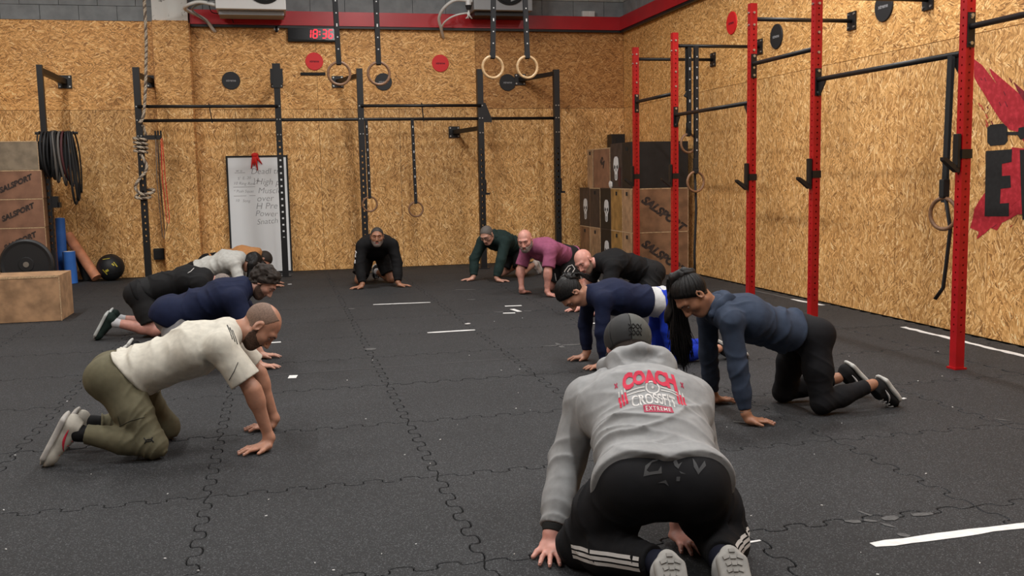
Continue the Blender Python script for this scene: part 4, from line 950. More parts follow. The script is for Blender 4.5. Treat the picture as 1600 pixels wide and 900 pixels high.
def blend(a, b, k, sub):
    if sub:
        b = -b; h = np.maximum(k-np.abs(a-b), 0)/k; return np.maximum(a, b)+h*h*k*.25
    h = np.maximum(k-np.abs(a-b), 0)/k; return np.minimum(a, b)-h*h*k*.25
def evalp(prims, pts):
    pts = np.atleast_2d(pts); X, Y, Z = pts[:, 0], pts[:, 1], pts[:, 2]; d = np.full(len(pts), 1.0)
    for p in prims: d = blend(d, pdist(p, X, Y, Z), p['k'], p['sub'])
    return d
_rs = np.random.RandomState(5)
_NV = [(_rs.normal(size=(5, 3)), _rs.uniform(0, 6.28, 5)) for _ in range(12)]
def wn(P, f, s=0):
    V, ph = _NV[s % 12]; V = V/np.linalg.norm(V, axis=1)[:, None]; a = P @ (V.T*f*6.28)+ph
    return (np.sin(a[:, 0]+1.3*np.sin(a[:, 1]))+np.sin(a[:, 2]+1.3*np.sin(a[:, 3]))+np.sin(a[:, 4]))/3
class Grid:
    def __init__(s, prims, res, pad=.03, box=None):
        adds = [p for p in prims if not p['sub']]
        lo = np.min([pbounds(p)[0] for p in adds], 0)-pad; hi = np.max([pbounds(p)[1] for p in adds], 0)+pad
        if box is not None: lo, hi = np.maximum(lo, box[0]), np.minimum(hi, box[1])
        s.res = res; s.lo = lo; s.n = np.maximum(4, np.ceil((hi-lo)/res).astype(int)+1)
        s.ax = [(lo[i]+res*np.arange(s.n[i])).astype(f32) for i in range(3)]
        s.d = np.full(tuple(s.n), .3, f32)
        for p in prims:
            a, b = pbounds(p); m = p['k']+3*res
            i0 = np.clip(((a-m-lo)/res).astype(int), 0, s.n-1); i1 = np.clip(((b+m-lo)/res).astype(int)+2, 1, s.n)
            if (i1 <= i0).any(): continue
            sl = tuple(slice(i0[i], i1[i]) for i in range(3))
            X = s.ax[0][sl[0]][:, None, None]; Y = s.ax[1][sl[1]][None, :, None]; Z = s.ax[2][sl[2]][None, None, :]
            s.d[sl] = blend(s.d[sl], pdist(p, X, Y, Z).astype(f32), p['k'], p['sub'])
    def near(s, band):
        idx = np.nonzero(np.abs(s.d) < band); P = np.stack([s.ax[i][idx[i]] for i in range(3)], 1).astype(np.float64); return idx, P
    def disp(s, fn, band=.03):
        idx, P = s.near(band); s.d[idx] = s.d[idx]+fn(P).astype(f32)
    def cutf(s, fn, band=.3):
        X, Y, Z = s.ax[0][:, None, None], s.ax[1][None, :, None], s.ax[2][None, None, :]
        s.d = np.maximum(s.d, fn(X, Y, Z).astype(f32))
    def mesh(s, name):
        d = s.d; ins = d < 0
        nx, ny, nz = [k-1 for k in d.shape]
        cnt = np.zeros((nx, ny, nz), np.uint8)
        offs = [(i, j, k) for i in (0, 1) for j in (0, 1) for k in (0, 1)]
        for i, j, k in offs: cnt += ins[i:i+nx, j:j+ny, k:k+nz]
        act = (cnt > 0) & (cnt < 8); ci = np.nonzero(act); N = len(ci[0])
        if N == 0: return None
        V = np.stack([d[ci[0]+i, ci[1]+j, ci[2]+k] for i, j, k in offs], 1)
        acc = np.zeros((N, 3), f32); w = np.zeros(N, f32); O = np.array(offs, f32)
        for a in range(8):
            for ax in range(3):
                if offs[a][ax] == 0:
                    o2 = list(offs[a]); o2[ax] = 1; b = offs.index(tuple(o2)); va, vb = V[:, a], V[:, b]
                    m = (va < 0) != (vb < 0); t = np.where(m, va/np.where(m, va-vb, 1), 0)
                    acc += m[:, None]*(O[a]+(O[b]-O[a])*t[:, None]); w += m
        P = (np.stack(ci, 1)+acc/w[:, None])*s.res+s.lo
        vid = np.full((nx, ny, nz), -1, np.int32); vid[ci] = np.arange(N)
        F = []
        for ax in range(3):
            sh = [nx+1, ny+1, nz+1]; sh[ax] -= 1
            sa = [slice(1, k-1) for k in d.shape]; sb = list(sa); sa[ax] = slice(0, d.shape[ax]-1); sb[ax] = slice(1, d.shape[ax])
            A, Bq = ins[tuple(sa)], ins[tuple(sb)]
            e = np.nonzero(A != Bq)
            if len(e[0]) == 0: continue
            i = [e[q]+(0 if q == ax else 1) for q in range(3)]; u, v = [(1, 2), (2, 0), (0, 1)][ax]
            def g(du, dv):
                k = [i[0], i[1], i[2]]; k[u] = k[u]-du; k[v] = k[v]-dv; return vid[k[0], k[1], k[2]]
            q = np.stack([g(1, 1), g(0, 1), g(0, 0), g(1, 0)], 1)
            fl_ = A[e]; q[~fl_] = q[~fl_][:, ::-1]; F.append(q)
        F = np.concatenate(F); F = F[(F >= 0).all(1)]
        me = bpy.data.meshes.new(name); me.vertices.add(N); me.vertices.foreach_set('co', P.astype(f32).ravel())
        me.loops.add(len(F)*4); me.loops.foreach_set('vertex_index', F.ravel().astype(np.int32))
        me.polygons.add(len(F)); me.polygons.foreach_set('loop_start', np.arange(0, len(F)*4, 4, dtype=np.int32))
        me.polygons.foreach_set('loop_total', np.full(len(F), 4, np.int32)) if False else None
        me.update(calc_edges=True); me.validate()
        s.P = P
        return me
def sdf_obj(name, prims, res, m, par, folds=None, disp=None, cut=None, box=None, plane=None):
    g = Grid(prims, res, box=box)
    if folds: g.disp(lambda P: foldf(P, folds), .03)
    if disp: g.disp(disp, .03)
    if cut: g.cutf(cut)
    if plane:   # rounded hem
        X, Y, Z = g.ax[0][:, None, None], g.ax[1][None, :, None], g.ax[2][None, None, :]
        pl = ((X-plane[0][0])*plane[1][0]+(Y-plane[0][1])*plane[1][1]+(Z-plane[0][2])*plane[1][2]).astype(f32); g.d = blend(g.d, -pl, .016, True)
    me = g.mesh(name)
    if me is None: return None
    o = put(name, me, m, par, smooth=True)
    if name in ('tee_shirt', 'hoodie', 'jacket', 'shirt', 'sweatshirt', 'top', 'hem_band', 'undershirt', 'hood', 'ponytail_core'):
        md = o.modifiers.new('smooth', 'SMOOTH'); md.factor = .5; md.iterations = 4
    return o
def foldf(P, folds):
    out = np.zeros(len(P))
    for (c, dr, lam, amp, rad, sd) in folds:
        q = P-npv(c); w = np.exp(-(q**2).sum(1)/(rad*rad)); m = w > .02
        if not m.any(): continue
        Q = P[m]; ph = (Q @ unit(dr))*6.283/(lam*1.5)+4.2*wn(Q, 1.7, sd)+1.6*wn(Q, 4.3, sd+1)
        r = 1-np.abs(np.sin(ph*.5)); r = r*r
        out[m] -= amp*2.3*w[m]*r*np.clip(.55+1.1*wn(Q, 2.6, sd+2), 0, 1.2)
        out[m] += amp*.45*w[m]
    return out
def lerp(a, b, t): return npv(a)*(1-t)+npv(b)*t
def ortho(hf, hu):
    f = unit(hf); u = npv(hu); u = unit(u-f*(u@f)); s = np.cross(f, u); return f, u, s   # s: the person's right

def head_prims(J, g, ears=True):
    c, f, u, s = J['head'], J['hf'], J['hu'], J['hs']; R = np.array([s, f, u]); k = g.get('hsz', 1.0)
    P = lambda a, b, d: c+(s*a+f*b+u*d)*k
    L = [ell(P(0, -.012, .028), R, npv((.076, .096, .088))*k, .02), ell(P(0, .020, -.035), R, npv((.060, .072, .080))*k, .03),
         ell(P(0, .062, -.088), R, npv((.026, .024, .02))*k, .03)]
    for q in (-1, 1):
        L += [cone(P(q*.052, -.002, -.058), P(q*.02, .062, -.092), .014*k, .014*k, .03), ell(P(q*.044, .052, -.018), R, npv((.022, .026, .020))*k, .025),
              cone(P(q*.012, .086, .034), P(q*.044, .072, .031), .011*k, .010*k, .02)]
    L += [ell(P(q*.032, .099, .010), R, npv((.018, .019, .013))*k, .014, sub=True) for q in (-1, 1)]
    L += [cone(P(0, .088, .018), P(0, .112, -.026), .0075*k, .0115*k, .012)]
    L += [ell(P(q*.012, .098, -.033), R, npv((.009, .011, .008))*k, .008) for q in (-1, 1)]
    L += [cone(P(-.018, .080, -.056), P(.018, .080, -.056), .0085*k, .0085*k, .012, s, 1.0), cone(P(-.016, .079, -.069), P(.016, .079, -.069), .009*k, .009*k, .010)]
    L += [cone(P(-.02, .0925, -.0625), P(.02, .0925, -.0625), .0022*k, .0022*k, .004, sub=True)]
    for q in (-1, 1) if ears else ():
        Re = np.array([unit(s*q+f*-.35), unit(f+s*q*.35), u])
        L += [ell(P(q*.079, -.008, -.002), Re, npv((.010, .020, .033))*k, .006), ell(P(q*.087, -.002, .0), Re, npv((.007, .011, .020))*k, .005, sub=True)]
    return L
def hand_prims(W, hd, th, spread=1.0, sc=1.0):
    hd = unit(hd); th = unit(npv(th)-hd*(npv(th)@hd)); z = np.array((0, 0, 1.)); W = npv(W)
    H = np.array((W[0], W[1], .030))+hd*.012; q = lambda a, b, c: H+(hd*a+th*b)*sc+z*(c-.030)
    L = [cone(W, q(.01, 0, .03), .027, .023, .02, th, 1.2), cone(q(0, 0, .028), q(.072, 0, .022), .020*sc, .0145*sc, .02, th, 2.35),
         ell(q(.022, .022, .024), np.array([hd, th, z]), (.030*sc, .020*sc, .017), .015)]
    L += [cone(q(.015, .026, .024), q(.042, .056, .018), .0135*sc, .0110*sc, .012), cone(q(.042, .056, .018), q(.070, .072, .0105), .0108*sc, .0085*sc, .006)]
    for b, a, l, x in ((.031, .24, .070, 0), (.0105, .07, .079, .004), (-.0105, -.09, .073, .002), (-.030, -.27, .056, -.006)):
        d = unit(hd+th*a*spread); B0 = q(.068+x, b, .021); B1 = B0+d*l*.5*sc+z*(.0015); B2 = B0+d*l*.78*sc-z*.006; B3 = B0+d*l*sc-z*.0125
        L += [cone(B0, B1, .0098*sc, .0088*sc, .006), cone(B1, B2, .0088*sc, .0080*sc, .004), cone(B2, B3, .0080*sc, .0068*sc, .004)]
    return L
def nails(W, hd, th, spread=1.0, sc=1.0):
    hd = unit(hd); th = unit(npv(th)-hd*(npv(th)@hd)); z = np.array((0, 0, 1.)); W = npv(W); H = np.array((W[0], W[1], .030))+hd*.012
    q = lambda a, b, c: H+(hd*a+th*b)*sc+z*(c-.030); L = []
    for b, a, l, x in ((.031, .24, .070, 0), (.0105, .07, .079, .004), (-.0105, -.09, .073, .002), (-.030, -.27, .056, -.006)):
        d = unit(hd+th*a*spread); B3 = q(.068+x, b, .021)+d*l*.97*sc-z*.0055; R = np.array([d, np.cross(z, d), z]); L.append(ell(B3, R, (.0075*sc, .0052*sc, .0022), .001))
    return L
def body_prims(J, g):
    fem = g.get('fem', 0); w = g.get('bulk', 1.0)
    lat = unit(J['shR']-J['shL']); lh = unit(J['hipR']-J['hipL']); L = []
    L += [cone(J['pelvis'], J['waist'], .088*w, .074*w, .05, lh, 1.4), cone(J['waist'], J['chest'], .074*w, .092*w, .05, lat, 1.42), cone(J['chest'], lerp(J['chest'], J['neck'], .75), .092*w, .064*w, .05, lat, 1.6)]
    L += [cone(J['neck'], J['head']-J['hu']*.055-J['hf']*.028, .052*w**.5*(.85 if fem else 1), .047*(.88 if fem else 1), .035)]
    for sd in 'LR':
        sh, el, wr = J['sh'+sd], J['el'+sd], J['wr'+sd]; hp, kn, an = J['hip'+sd], J['kn'+sd], J['an'+sd]; a = .84 if fem else 1.0*w**.5
        L += [cone(J['neck'], sh, .040*a, .050*a, .05), cone(sh, lerp(sh, el, .5), .052*a, .045*a, .04), cone(lerp(sh, el, .45), el, .045*a, .037*a, .04),
              cone(el, lerp(el, wr, .22), .037*a, .0385*a, .04), cone(lerp(el, wr, .2), wr, .0385*a, .025*a, .03)]
        L += hand_prims(wr, J['hd'+sd], J['th'+sd], J.get('sp'+sd, 1.0), .92 if fem else 1.0)
        b = .96 if fem else 1.0*w**.5
        L += [cone(hp, lerp(hp, kn, .5), .076*b, .068*b, .05), cone(lerp(hp, kn, .5), kn, .068*b, .052*b, .03),
              cone(kn, lerp(kn, an, .3), .050*b, .053*b, .03), cone(lerp(kn, an, .3), an, .053*b, .033*b, .025)]
        L += [ell(hp+J['back']*.022+J['tail']*.032, np.array([J['tail'], J['back'], np.cross(J['tail'], J['back'])]), (.070*b, .068*b, .068*b), .05)]
    return L
def floor_cut(g): g.cutf(lambda X, Y, Z: (.0015-Z)+0*X+0*Y)

SKINS = {}
def skin(tone):
    if tone not in SKINS:
        c = {'fair': (.56, .30, .22), 'mid': (.47, .235, .155), 'tan': (.36, .17, .10), 'pink': (.62, .30, .24)}[tone]
        m = mat('skin_'+tone, c, .48, noise=.10, nscale=28, bump=.12, bscale=160); b = m.node_tree.nodes['Principled BSDF']
        b.inputs['Subsurface Weight'].default_value = .12; b.inputs['Subsurface Radius'].default_value = (.012, .005, .003); b.inputs['Subsurface Scale'].default_value = 1.0
        SKINS[tone] = m
    return SKINS[tone]
CM = {}
def wrinkle(m):
    nt = m.node_tree; b = nt.nodes['Principled BSDF']; N = nt.nodes.new; L = nt.links.new
    tc = N('ShaderNodeTexCoord'); n = N('ShaderNodeTexNoise'); n.noise_type = 'RIDGED_MULTIFRACTAL'; n.inputs['Scale'].default_value = 5.5; n.inputs['Detail'].default_value = 1.5; n.inputs['Distortion'].default_value = .8
    mp = N('ShaderNodeMapping'); mp.inputs['Scale'].default_value = (1.7, .8, 1.2); mp.inputs['Rotation'].default_value = (.3, .5, .4)
    L(tc.outputs['Object'], mp.inputs[0]); L(mp.outputs[0], n.inputs['Vector'])
    bp = N('ShaderNodeBump'); bp.inputs['Strength'].default_value = .35; bp.inputs['Distance'].default_value = .012
    L(n.outputs['Fac'], bp.inputs['Height'])
    old = b.inputs['Normal'].links[0].from_node if b.inputs['Normal'].links else None
    if old: L(bp.outputs[0], old.inputs['Normal'])
    else: L(bp.outputs[0], b.inputs['Normal'])
    return m
def cloth(name, col, **kw):
    if name not in CM: CM[name] = wrinkle(mat('cloth_'+name, col, kw.pop('rough', .85), noise=kw.pop('noise', .08), nscale=kw.pop('nscale', 30), bump=kw.pop('bump', .25), bscale=kw.pop('bscale', 700), spec=.25, bdist=.001, **kw))
    return CM[name]
HAIR = {'black': mat('hair_black', (.008, .007, .007), .5, noise=.5, nscale=90, bump=.35, bscale=200, spec=.3), 'brown': mat('hair_dark_brown', (.017, .010, .006), .75, noise=.5, nscale=90, bump=.9, bscale=220),
        'grey': mat('hair_grey', (.115, .10, .09), .7, noise=.25, nscale=260, bump=.5, bscale=300), 'salt': mat('hair_dark_grey', (.035, .030, .027), .65, noise=.35, nscale=260, bump=.4, bscale=300), 'stubble': mat('hair_stubble', (.20, .125, .09), .7, noise=.25, nscale=160, bump=.3, bscale=500),
        'greybeard': mat('beard_grey', (.22, .18, .16), .7, noise=.4, nscale=120, bump=.4, bscale=400), 'darkbeard': mat('beard_dark', (.085, .047, .032), .7, noise=.4, nscale=120, bump=.4, bscale=400)}
EYEW = mat('eye_white', (.33, .28, .26), .35); EYED = mat('eye_dark', (.012, .008, .006), .2); LIP = mat('lip', (.36, .12, .10), .5); NAIL = mat('nail', (.66, .38, .32), .35)

def person(label, origin, ang, J0, g):
    """J0 holds joints as (forward, left, up) round the origin; ang is the heading"""
    F = np.array((math.cos(ang), math.sin(ang), 0)); Lf = np.array((-math.sin(ang), math.cos(ang), 0)); Zv = np.array((0, 0, 1.)); O = npv((*origin, 0))
    W = lambda v: O+F*v[0]+Lf*v[1]+Zv*v[2]; D = lambda v: unit(F*v[0]+Lf*v[1]+Zv*v[2])
    J = {}
    for k, v in J0.items():
        if isinstance(v, (int, float)): J[k] = v
        elif k in ('hf', 'hu', 'hdL', 'hdR', 'thL', 'thR', 'sdL', 'sdR'): J[k] = D(v)
        else: J[k] = W(v)
    J['hf'], J['hu'], J['hs'] = ortho(J['hf'], J['hu'])
    sp = unit(J['waist']-J['pelvis']); J['tail'] = -sp
    hw = g.get('hipw', .085); latv = unit(J['shR']-J['shL'])
    J['hipR'] = J['pelvis']+latv*hw; J['hipL'] = J['pelvis']-latv*hw
    J['back'] = unit(np.cross(J['tail'], latv)); J['back'] *= np.sign(J['back'][2]) or 1
    res = g['res']; t = thing('person', label, 'person', (origin[0], origin[1], 0), g.get('group'))
    sk = skin(g['skin'])
    BP = body_prims(J, g); HP = head_prims(J, g); HPN = head_prims(J, g, False)
    gr = Grid(BP+HP, res); floor_cut(gr); me = gr.mesh('body')
    body = put('body', me, [sk, LIP], t, smooth=True)
    # lips take their colour on the same mesh
    c, f, u, s = J['head'], J['hf'], J['hu'], J['hs']; P0 = gr.P-c; a, b, d = P0 @ s, P0 @ f, P0 @ u
    lipv = (np.abs(a) < .023) & (b > .083) & (d < -.051) & (d > -.076)
    if lipv.any():
        lv = np.empty(len(me.loops), np.int32); me.loops.foreach_get('vertex_index', lv); fm = lipv[lv.reshape(-1, 4)].all(1)
        me.polygons.foreach_set('material_index', fm.astype(np.int32))
    HQ = lambda x, y, z: c+s*x+f*y+u*z
    R = np.array([s, f, u])
    # eyes and brows
    for q in (-1, 1):
        bm = B(); p = Vector(HQ(q*.032, .0745, .008)); bmesh.ops.create_uvsphere(bm, u_segments=14, v_segments=8, radius=.0118, matrix=Matrix.Translation(p))
        for fc in bm.faces:
            n = (fc.calc_center_median()-p).normalized()
            if n.dot(Vector(f*.98-u*.1)) > .70: fc.material_index = 1
            if n.dot(Vector(u)) > .16 or n.dot(Vector(u)) < -.32: fc.material_index = 2
        obj('eye', bm, [EYEW, EYED, sk], t, True)
        pts = []
        for x, z in ((.014, .030), (.024, .0345), (.036, .035), (.047, .030)):
            st = HQ(q*x, .12, z); 
            for _ in range(12): st = st-f*evalp(HP, st)[0]*.8
            pts.append(tuple(st))
        bm = B(); tube(bm, pts, [.002, .0036, .0034, .0018], 6); obj('eyebrow', bm, HAIR[g.get('brow', 'brown')], t, True)
    hres = min(res, .0055)
    hb = (c-.17, c+.17)
    def shell(name, th, m, keep, disp=None):
        gg = Grid(HPN, hres, box=hb); gg.d -= th
        if disp: gg.disp(disp, .03)
        def fn(X, Y, Z):
            A_ = (X-c[0])*s[0]+(Y-c[1])*s[1]+(Z-c[2])*s[2]; B_ = (X-c[0])*f[0]+(Y-c[1])*f[1]+(Z-c[2])*f[2]; D_ = (X-c[0])*u[0]+(Y-c[1])*u[1]+(Z-c[2])*u[2]
            return keep(A_, B_, D_)
        gg.cutf(fn); me = gg.mesh(name)
        if me: return put(name, me, m, t, smooth=True)
    hs = g.get('hair')
    if hs:
        th, hm = g.get('hairth', .006), HAIR[g.get('hairm', 'brown')]
        h0_, h1_ = g.get('hl', (.030, .72))
        if hs == 'short': keep = lambda A, B_, D: np.maximum(np.maximum(B_-(h0_+h1_*D)+.0015*np.sin(A*330), (-.068+np.maximum(0, B_+.05)*1.1)-D), np.where(np.abs(A) > .07, -1, -1)+0*A)
        if hs == 'sides': keep = lambda A, B_, D: np.maximum(np.maximum(B_-(-.002+.30*D), (-.068+np.maximum(0, B_+.05)*1.1)-D), D-.100-0*A)
        amp = g.get('curl', 0)
        shell('hair', th, hm, keep, (lambda P: amp*wn(P, 14, 3)+amp*.7*wn(P, 27, 5)) if amp else None)
    bd = g.get('beard')
    if bd:
        def keep(A, B_, D):
            jit = .0022*np.sin(A*410+D*300)*np.sin(B_*380-D*210)
            m = np.where(B_ > .05, .0125-np.sqrt((A/1.7)**2+(D+.0625)**2), -1)          # mouth stays clear
            top_ = D-np.where(B_ > .028, -.036-(B_-.028)*.22, -.036+(.028-B_)*1.5)        # cheek line rising to the sideburn
            back = (-.004-B_)+np.maximum(0, -.06-D)*.5
            return np.maximum(np.maximum(np.maximum(top_, back), m), -.125-D)+jit
        shell('beard', g.get('beardth', .003), HAIR[bd], keep)
        if not g.get('nomous'):
            shell('moustache', .0028, HAIR[bd], lambda A, B_, D: np.maximum(np.maximum(np.abs(A)-.026, np.abs(D+.0465)-.0045), .05-B_))
    # clothes --------------------------------------------------------
    lat = latv; top = g['top']; e = top.get('e', .016); w = g.get('bulk', 1.0); fem = g.get('fem', 0)
    hem = lerp(J['pelvis'], J['waist'], top.get('hem', .35)); tn = J['tail']
    if 'hemp' in top: hem = W((top['hemp'][0], 0, top['hemp'][1])); tn = D((top['hemn'][0], 0, top['hemn'][1]))
    dz = np.array((0, 0, -top.get('drape', .02)))
    hc = (hem+tn*.03, tn); nk = (J['neck']+unit(J['neck']-J['chest'])*.012, unit(lerp(unit(J['neck']-J['chest']), unit(J['head']-J['neck']), .5)))
    TP = [cone(J['pelvis']+dz*.5, J['waist']+dz, (.112)*w+e*.6, .092*w+e, .05, lat, 1.42, cut=hc), cone(J['waist']+dz, J['chest']+dz*.35, .092*w+e, .108*w+e, .05, lat, 1.46, cut=hc),
          cone(J['chest'], lerp(J['chest'], J['neck'], .78), .108*w+e, .074*w+e*.8, .05, lat, 1.62), cone(lerp(J['chest'], J['neck'], .8), J['neck']+unit(J['neck']-J['chest'])*.03, .062, .062, .03, cut=nk)]
    for sd in 'LR':
        b = .96 if fem else w**.5
        TP.append(ell(J['hip'+sd]+J['back']*.022+J['tail']*.032, np.array([J['tail'], J['back'], np.cross(J['tail'], J['back'])]), npv((.081*b, .079*b, .080*b))+g['bottom'].get('e', .014)+(top.get('seat', .030) if 'hemp' in top else .010), .05, cut=hc))
    if top.get('sag'): TP.append(cone(lerp(J['pelvis'], J['waist'], .6)+npv((0, 0, -top['sag'])), lerp(J['waist'], J['chest'], .8)+npv((0, 0, -top['sag']*.6)), .075, .085, .06, lat, 1.4, cut=hc))
    a = .86 if fem else w**.5
    sl = top.get('sleeve', 1.0); folds = []
    for sd in 'LR':
        sh, el, wr = J['sh'+sd], J['el'+sd], J['wr'+sd]
        TP.append(cone(J['neck'], sh, .045*a+e*.5, .056*a+e*.7, .05))
        if sl <= 1:
            ce = lerp(sh, el, sl); dn = unit(el-sh)
            TP.append(cone(sh, ce+dn*.03, .058*a+e*.8, .050*a+e*1.5, .035, cut=(ce, dn)))
            folds += [(lerp(sh, ce, .5), dn+unit(np.cross(dn, lat))*.9, .06, .005, .09, 3)]
        else:
            cw = lerp(el, wr, sl-1); dn = unit(wr-el); ee = top.get('es', e)
            TP += [cone(sh, el, .057*a+ee*.8, .042*a+ee, .035), cone(el, lerp(el, wr, .6), .043*a+ee, .036*a+ee*.9, .02, cut=(cw, dn)), cone(lerp(el, wr, .5), cw+dn*.03, .036*a+ee*.9, .028*a+ee*top.get('cuff', .8), .02, cut=(cw, dn))]
            sd_ = unit(np.cross(dn, lat)); fo = top.get('fold', .008)
            folds += [(el, unit(wr-sh)+sd_*.6, .045, fo*.65, .09, 4), (lerp(sh, el, .4), unit(el-sh)+lat*.9, .07, fo*.55, .12, 6), (lerp(el, wr, .8), unit(wr-el)+sd_*.4, .035, fo*.6, .06, 2)]
        folds += [(lerp(sh, J['chest'], .45)-J['back']*.03, unit(J['chest']-sh)+sp*.6, .045, top.get('fold', .008), .12, 5)]
    folds += [(lerp(J['pelvis'], J['waist'], .75), sp+lat*.25, .055, top.get('fold', .008)*1.1, .19, 1), (J['waist'], sp-lat*.3+dz, .07, top.get('fold', .008), .2, 7), (J['chest'], sp+lat*.15, .09, top.get('fold', .008)*.6, .2, 8)]
    if top.get('hood'):
        pass
    rc = g.get('cres', res*1.15)
    shirt = sdf_obj(top.get('name', 'shirt'), TP, rc, cloth(*top['m']) if isinstance(top['m'], tuple) else top['m'], t, folds, plane=(hem, tn))
    if top.get('band'):   # ribbed hem
        def grow(p):
            p = dict(p)
            if p['t'] == 'c': p['ra'] += .004; p['rb'] += .004
            else: p['rad'] = p['rad']+.004
            p['cut'] = [(hem+tn*.004, tn), (hem-tn*.045, -tn)]; return p
        sdf_obj('hem_band', [grow(p) for p in TP[:2]+[q for q in TP if q['t'] == 'e']], rc, cloth(*top['band']), t, folds[-3:])
    if top.get('under'):
        u_ = top['under']; h2 = lerp(J['pelvis'], J['waist'], u_[1]); e2 = e*.62
        UP = [cone(J['pelvis'], J['waist']+dz, .108*w+e2, .094*w+e2, .05, lat, 1.42, cut=[(h2, tn), (hem-tn*.05, -tn)])]
        for sd in 'LR':
            hp = J['hip'+sd]; b = .96 if fem else w**.5
            UP.append(ell(hp+J['back']*.022+J['tail']*.032, np.array([J['tail'], J['back'], np.cross(J['tail'], J['back'])]), npv((.081*b, .079*b, .080*b))+e2+.004, .04, cut=[(h2, tn), (hem-tn*.05, -tn)]))
        sdf_obj('undershirt', UP, rc, cloth(*u_[0]), t, [(h2, sp+lat*.3, .03, .006, .15, 2)])
    bt = g['bottom']; e = bt.get('e', .014); BPp = []; folds = []; wc = lerp(J['pelvis'], J['waist'], bt.get('waist', .55)); wcut = (wc, -tn)
    b = .96 if fem else w**.5
    BPp += [cone(J['pelvis'], J['waist'], .102*w+e-bt.get('wr', 0), .090*w+e*.7-bt.get('wr', 0), .05, lat, 1.4, cut=wcut)]
    ln = bt.get('len', 2.0)
    for sd in 'LR':
        hp, kn, an = J['hip'+sd], J['kn'+sd], J['an'+sd]; ck = wcut
        BPp.append(ell(hp+J['back']*.022+J['tail']*.032, np.array([J['tail'], J['back'], np.cross(J['tail'], J['back'])]), npv((.081*b, .079*b, .080*b))+e, .04, cut=wcut))
        if ln <= 1:
            cp = lerp(hp, kn, ln); dn = unit(kn-hp)
            BPp += [cone(hp, lerp(hp, kn, .5), .084*b+e, .078*b+e*1.2, .04, cut=[(cp, dn)]), cone(lerp(hp, kn, .45), cp+dn*.03, .078*b+e*1.2, .068*b+e*1.7, .03, cut=[(cp, dn)])]
        else:
            cp = lerp(kn, an, ln-1); dn = unit(an-kn); ec = bt.get('cuff', e*.6)
            BPp += [cone(hp, lerp(hp, kn, .5), .084*b+e, .076*b+e, .04), cone(lerp(hp, kn, .5), kn, .076*b+e, .053*b+e*.8, .03), cone(kn, lerp(kn, an, .4), .052*b+e*.8, .053*b+e, .03, cut=(cp, dn)), cone(lerp(kn, an, .35), cp+dn*.03, .053*b+e, .034*b+ec, .02, cut=(cp, dn))]
            folds += [(cp-dn*.05, dn, .026, bt.get('fold', .006), .08, 2), (kn-dn*-.04, unit(unit(an-kn)-unit(kn-hp)), .028, bt.get('fold', .006)*1.2, .10, 4)]
        folds += [(lerp(hp, kn, .42), unit(kn-hp)-J['tail']*.7, .045, bt.get('fold', .006)*1.2, .13, 6), (lerp(hp, kn, .75), unit(kn-hp), .05, bt.get('fold', .006)*.7, .10, 9)]
    gg = Grid(BPp, rc)
    if bt.get('fold', .006) > 0: gg.disp(lambda P: foldf(P, folds), .03)
    gg.cutf(lambda X, Y, Z: (.002-Z)+0*X+0*Y); me = gg.mesh('b')
    bot = put(bt.get('name', 'trousers'), me, bt['m'] if not isinstance(bt['m'], tuple) else cloth(*bt['m']), t, smooth=True)
    # socks and shoes
    for sd in 'LR':
        an, kn = J['an'+sd], J['kn'+sd]; heel, toe = J.get('he'+sd), J.get('to'+sd)
        if heel is None: continue
        d = unit(toe-heel); n = unit((an-heel)-d*((an-heel)@d)); l_ = np.cross(d, n); L_ = np.linalg.norm(toe-heel)
        if g.get('sock'):
            sm, tp = g['sock']; dn = unit(an-kn); c0 = lerp(an, kn, tp)
            sdf_obj('sock', [cone(lerp(an, kn, tp+.05), an, .040, .038, .02, cut=(c0, -dn)), cone(an, heel+d*.06+n*.045, .038, .036, .02)], res, cloth(*sm), t)
        Rb = np.array([d, l_, n]); sc = g.get('shoesc', 1.0)
        U = [ell(heel+d*.05+n*.045, Rb, npv((.052, .036, .042))*sc, .02), cone(heel+d*.06+n*.046, toe-d*.055+n*.034, .040*sc, .030*sc, .02, l_, 1.08), ell(toe-d*.052+n*.030, Rb, npv((.056, .044, .030))*sc, .02),
             cone(heel+d*.055+n*.055, heel+d*.062+n*.088, .043*sc, .040*sc, .015, cut=(heel+d*.062+n*.092, n)), cone(heel+d*.10+n*.078, toe-d*.11+n*.052, .020, .018, .025, l_, 1.3)]
        U = [dict(p, cut=([p['cut']] if p['cut'] else [])+[(heel+n*.012, -n)]) for p in U]
        gU = Grid(U, min(res, .006)); floor_cut(gU); me = gU.mesh('shoe')
        sh_ = g.get('shoe', ('shoe_black', (.012, .012, .013))); so = g.get('solem', ('sole_white', (.6, .6, .57)))
        shoe = put('shoe', me, cloth(*sh_), t, smooth=True)
        SP = [rbox(lerp(heel, toe, .5)+n*.006, Rb, (L_/2-.045, .034*sc, .002), .012, .02), ell(toe-d*.075+n*.006, Rb, npv((.078, .050, .014))*sc, .02), ell(heel+d*.055+n*.008, Rb, npv((.058, .040, .018))*sc, .02)]
        gs = Grid(SP, min(res, .006))
        gs.cutf(lambda X, Y, Z: (X-heel[0]-n[0]*.018)*n[0]+(Y-heel[1]-n[1]*.018)*n[1]+(Z-heel[2]-n[2]*.018)*n[2])
        gs.cutf(lambda X, Y, Z: -((X-heel[0]+n[0]*.008)*n[0]+(Y-heel[1]+n[1]*.008)*n[1]+(Z-heel[2]+n[2]*.008)*n[2])); floor_cut(gs)
        me = gs.mesh('sole')
        if me: put('sole', me, cloth(*so), shoe, smooth=True)
        bm = B()
        for k in range(4):
            pc = heel+d*(.115+.028*k)+n*(.090-.008*k); tube(bm, [pc-l_*.024-n*.006, pc+n*.003, pc+l_*.024-n*.006+d*.006], .0035, 5)
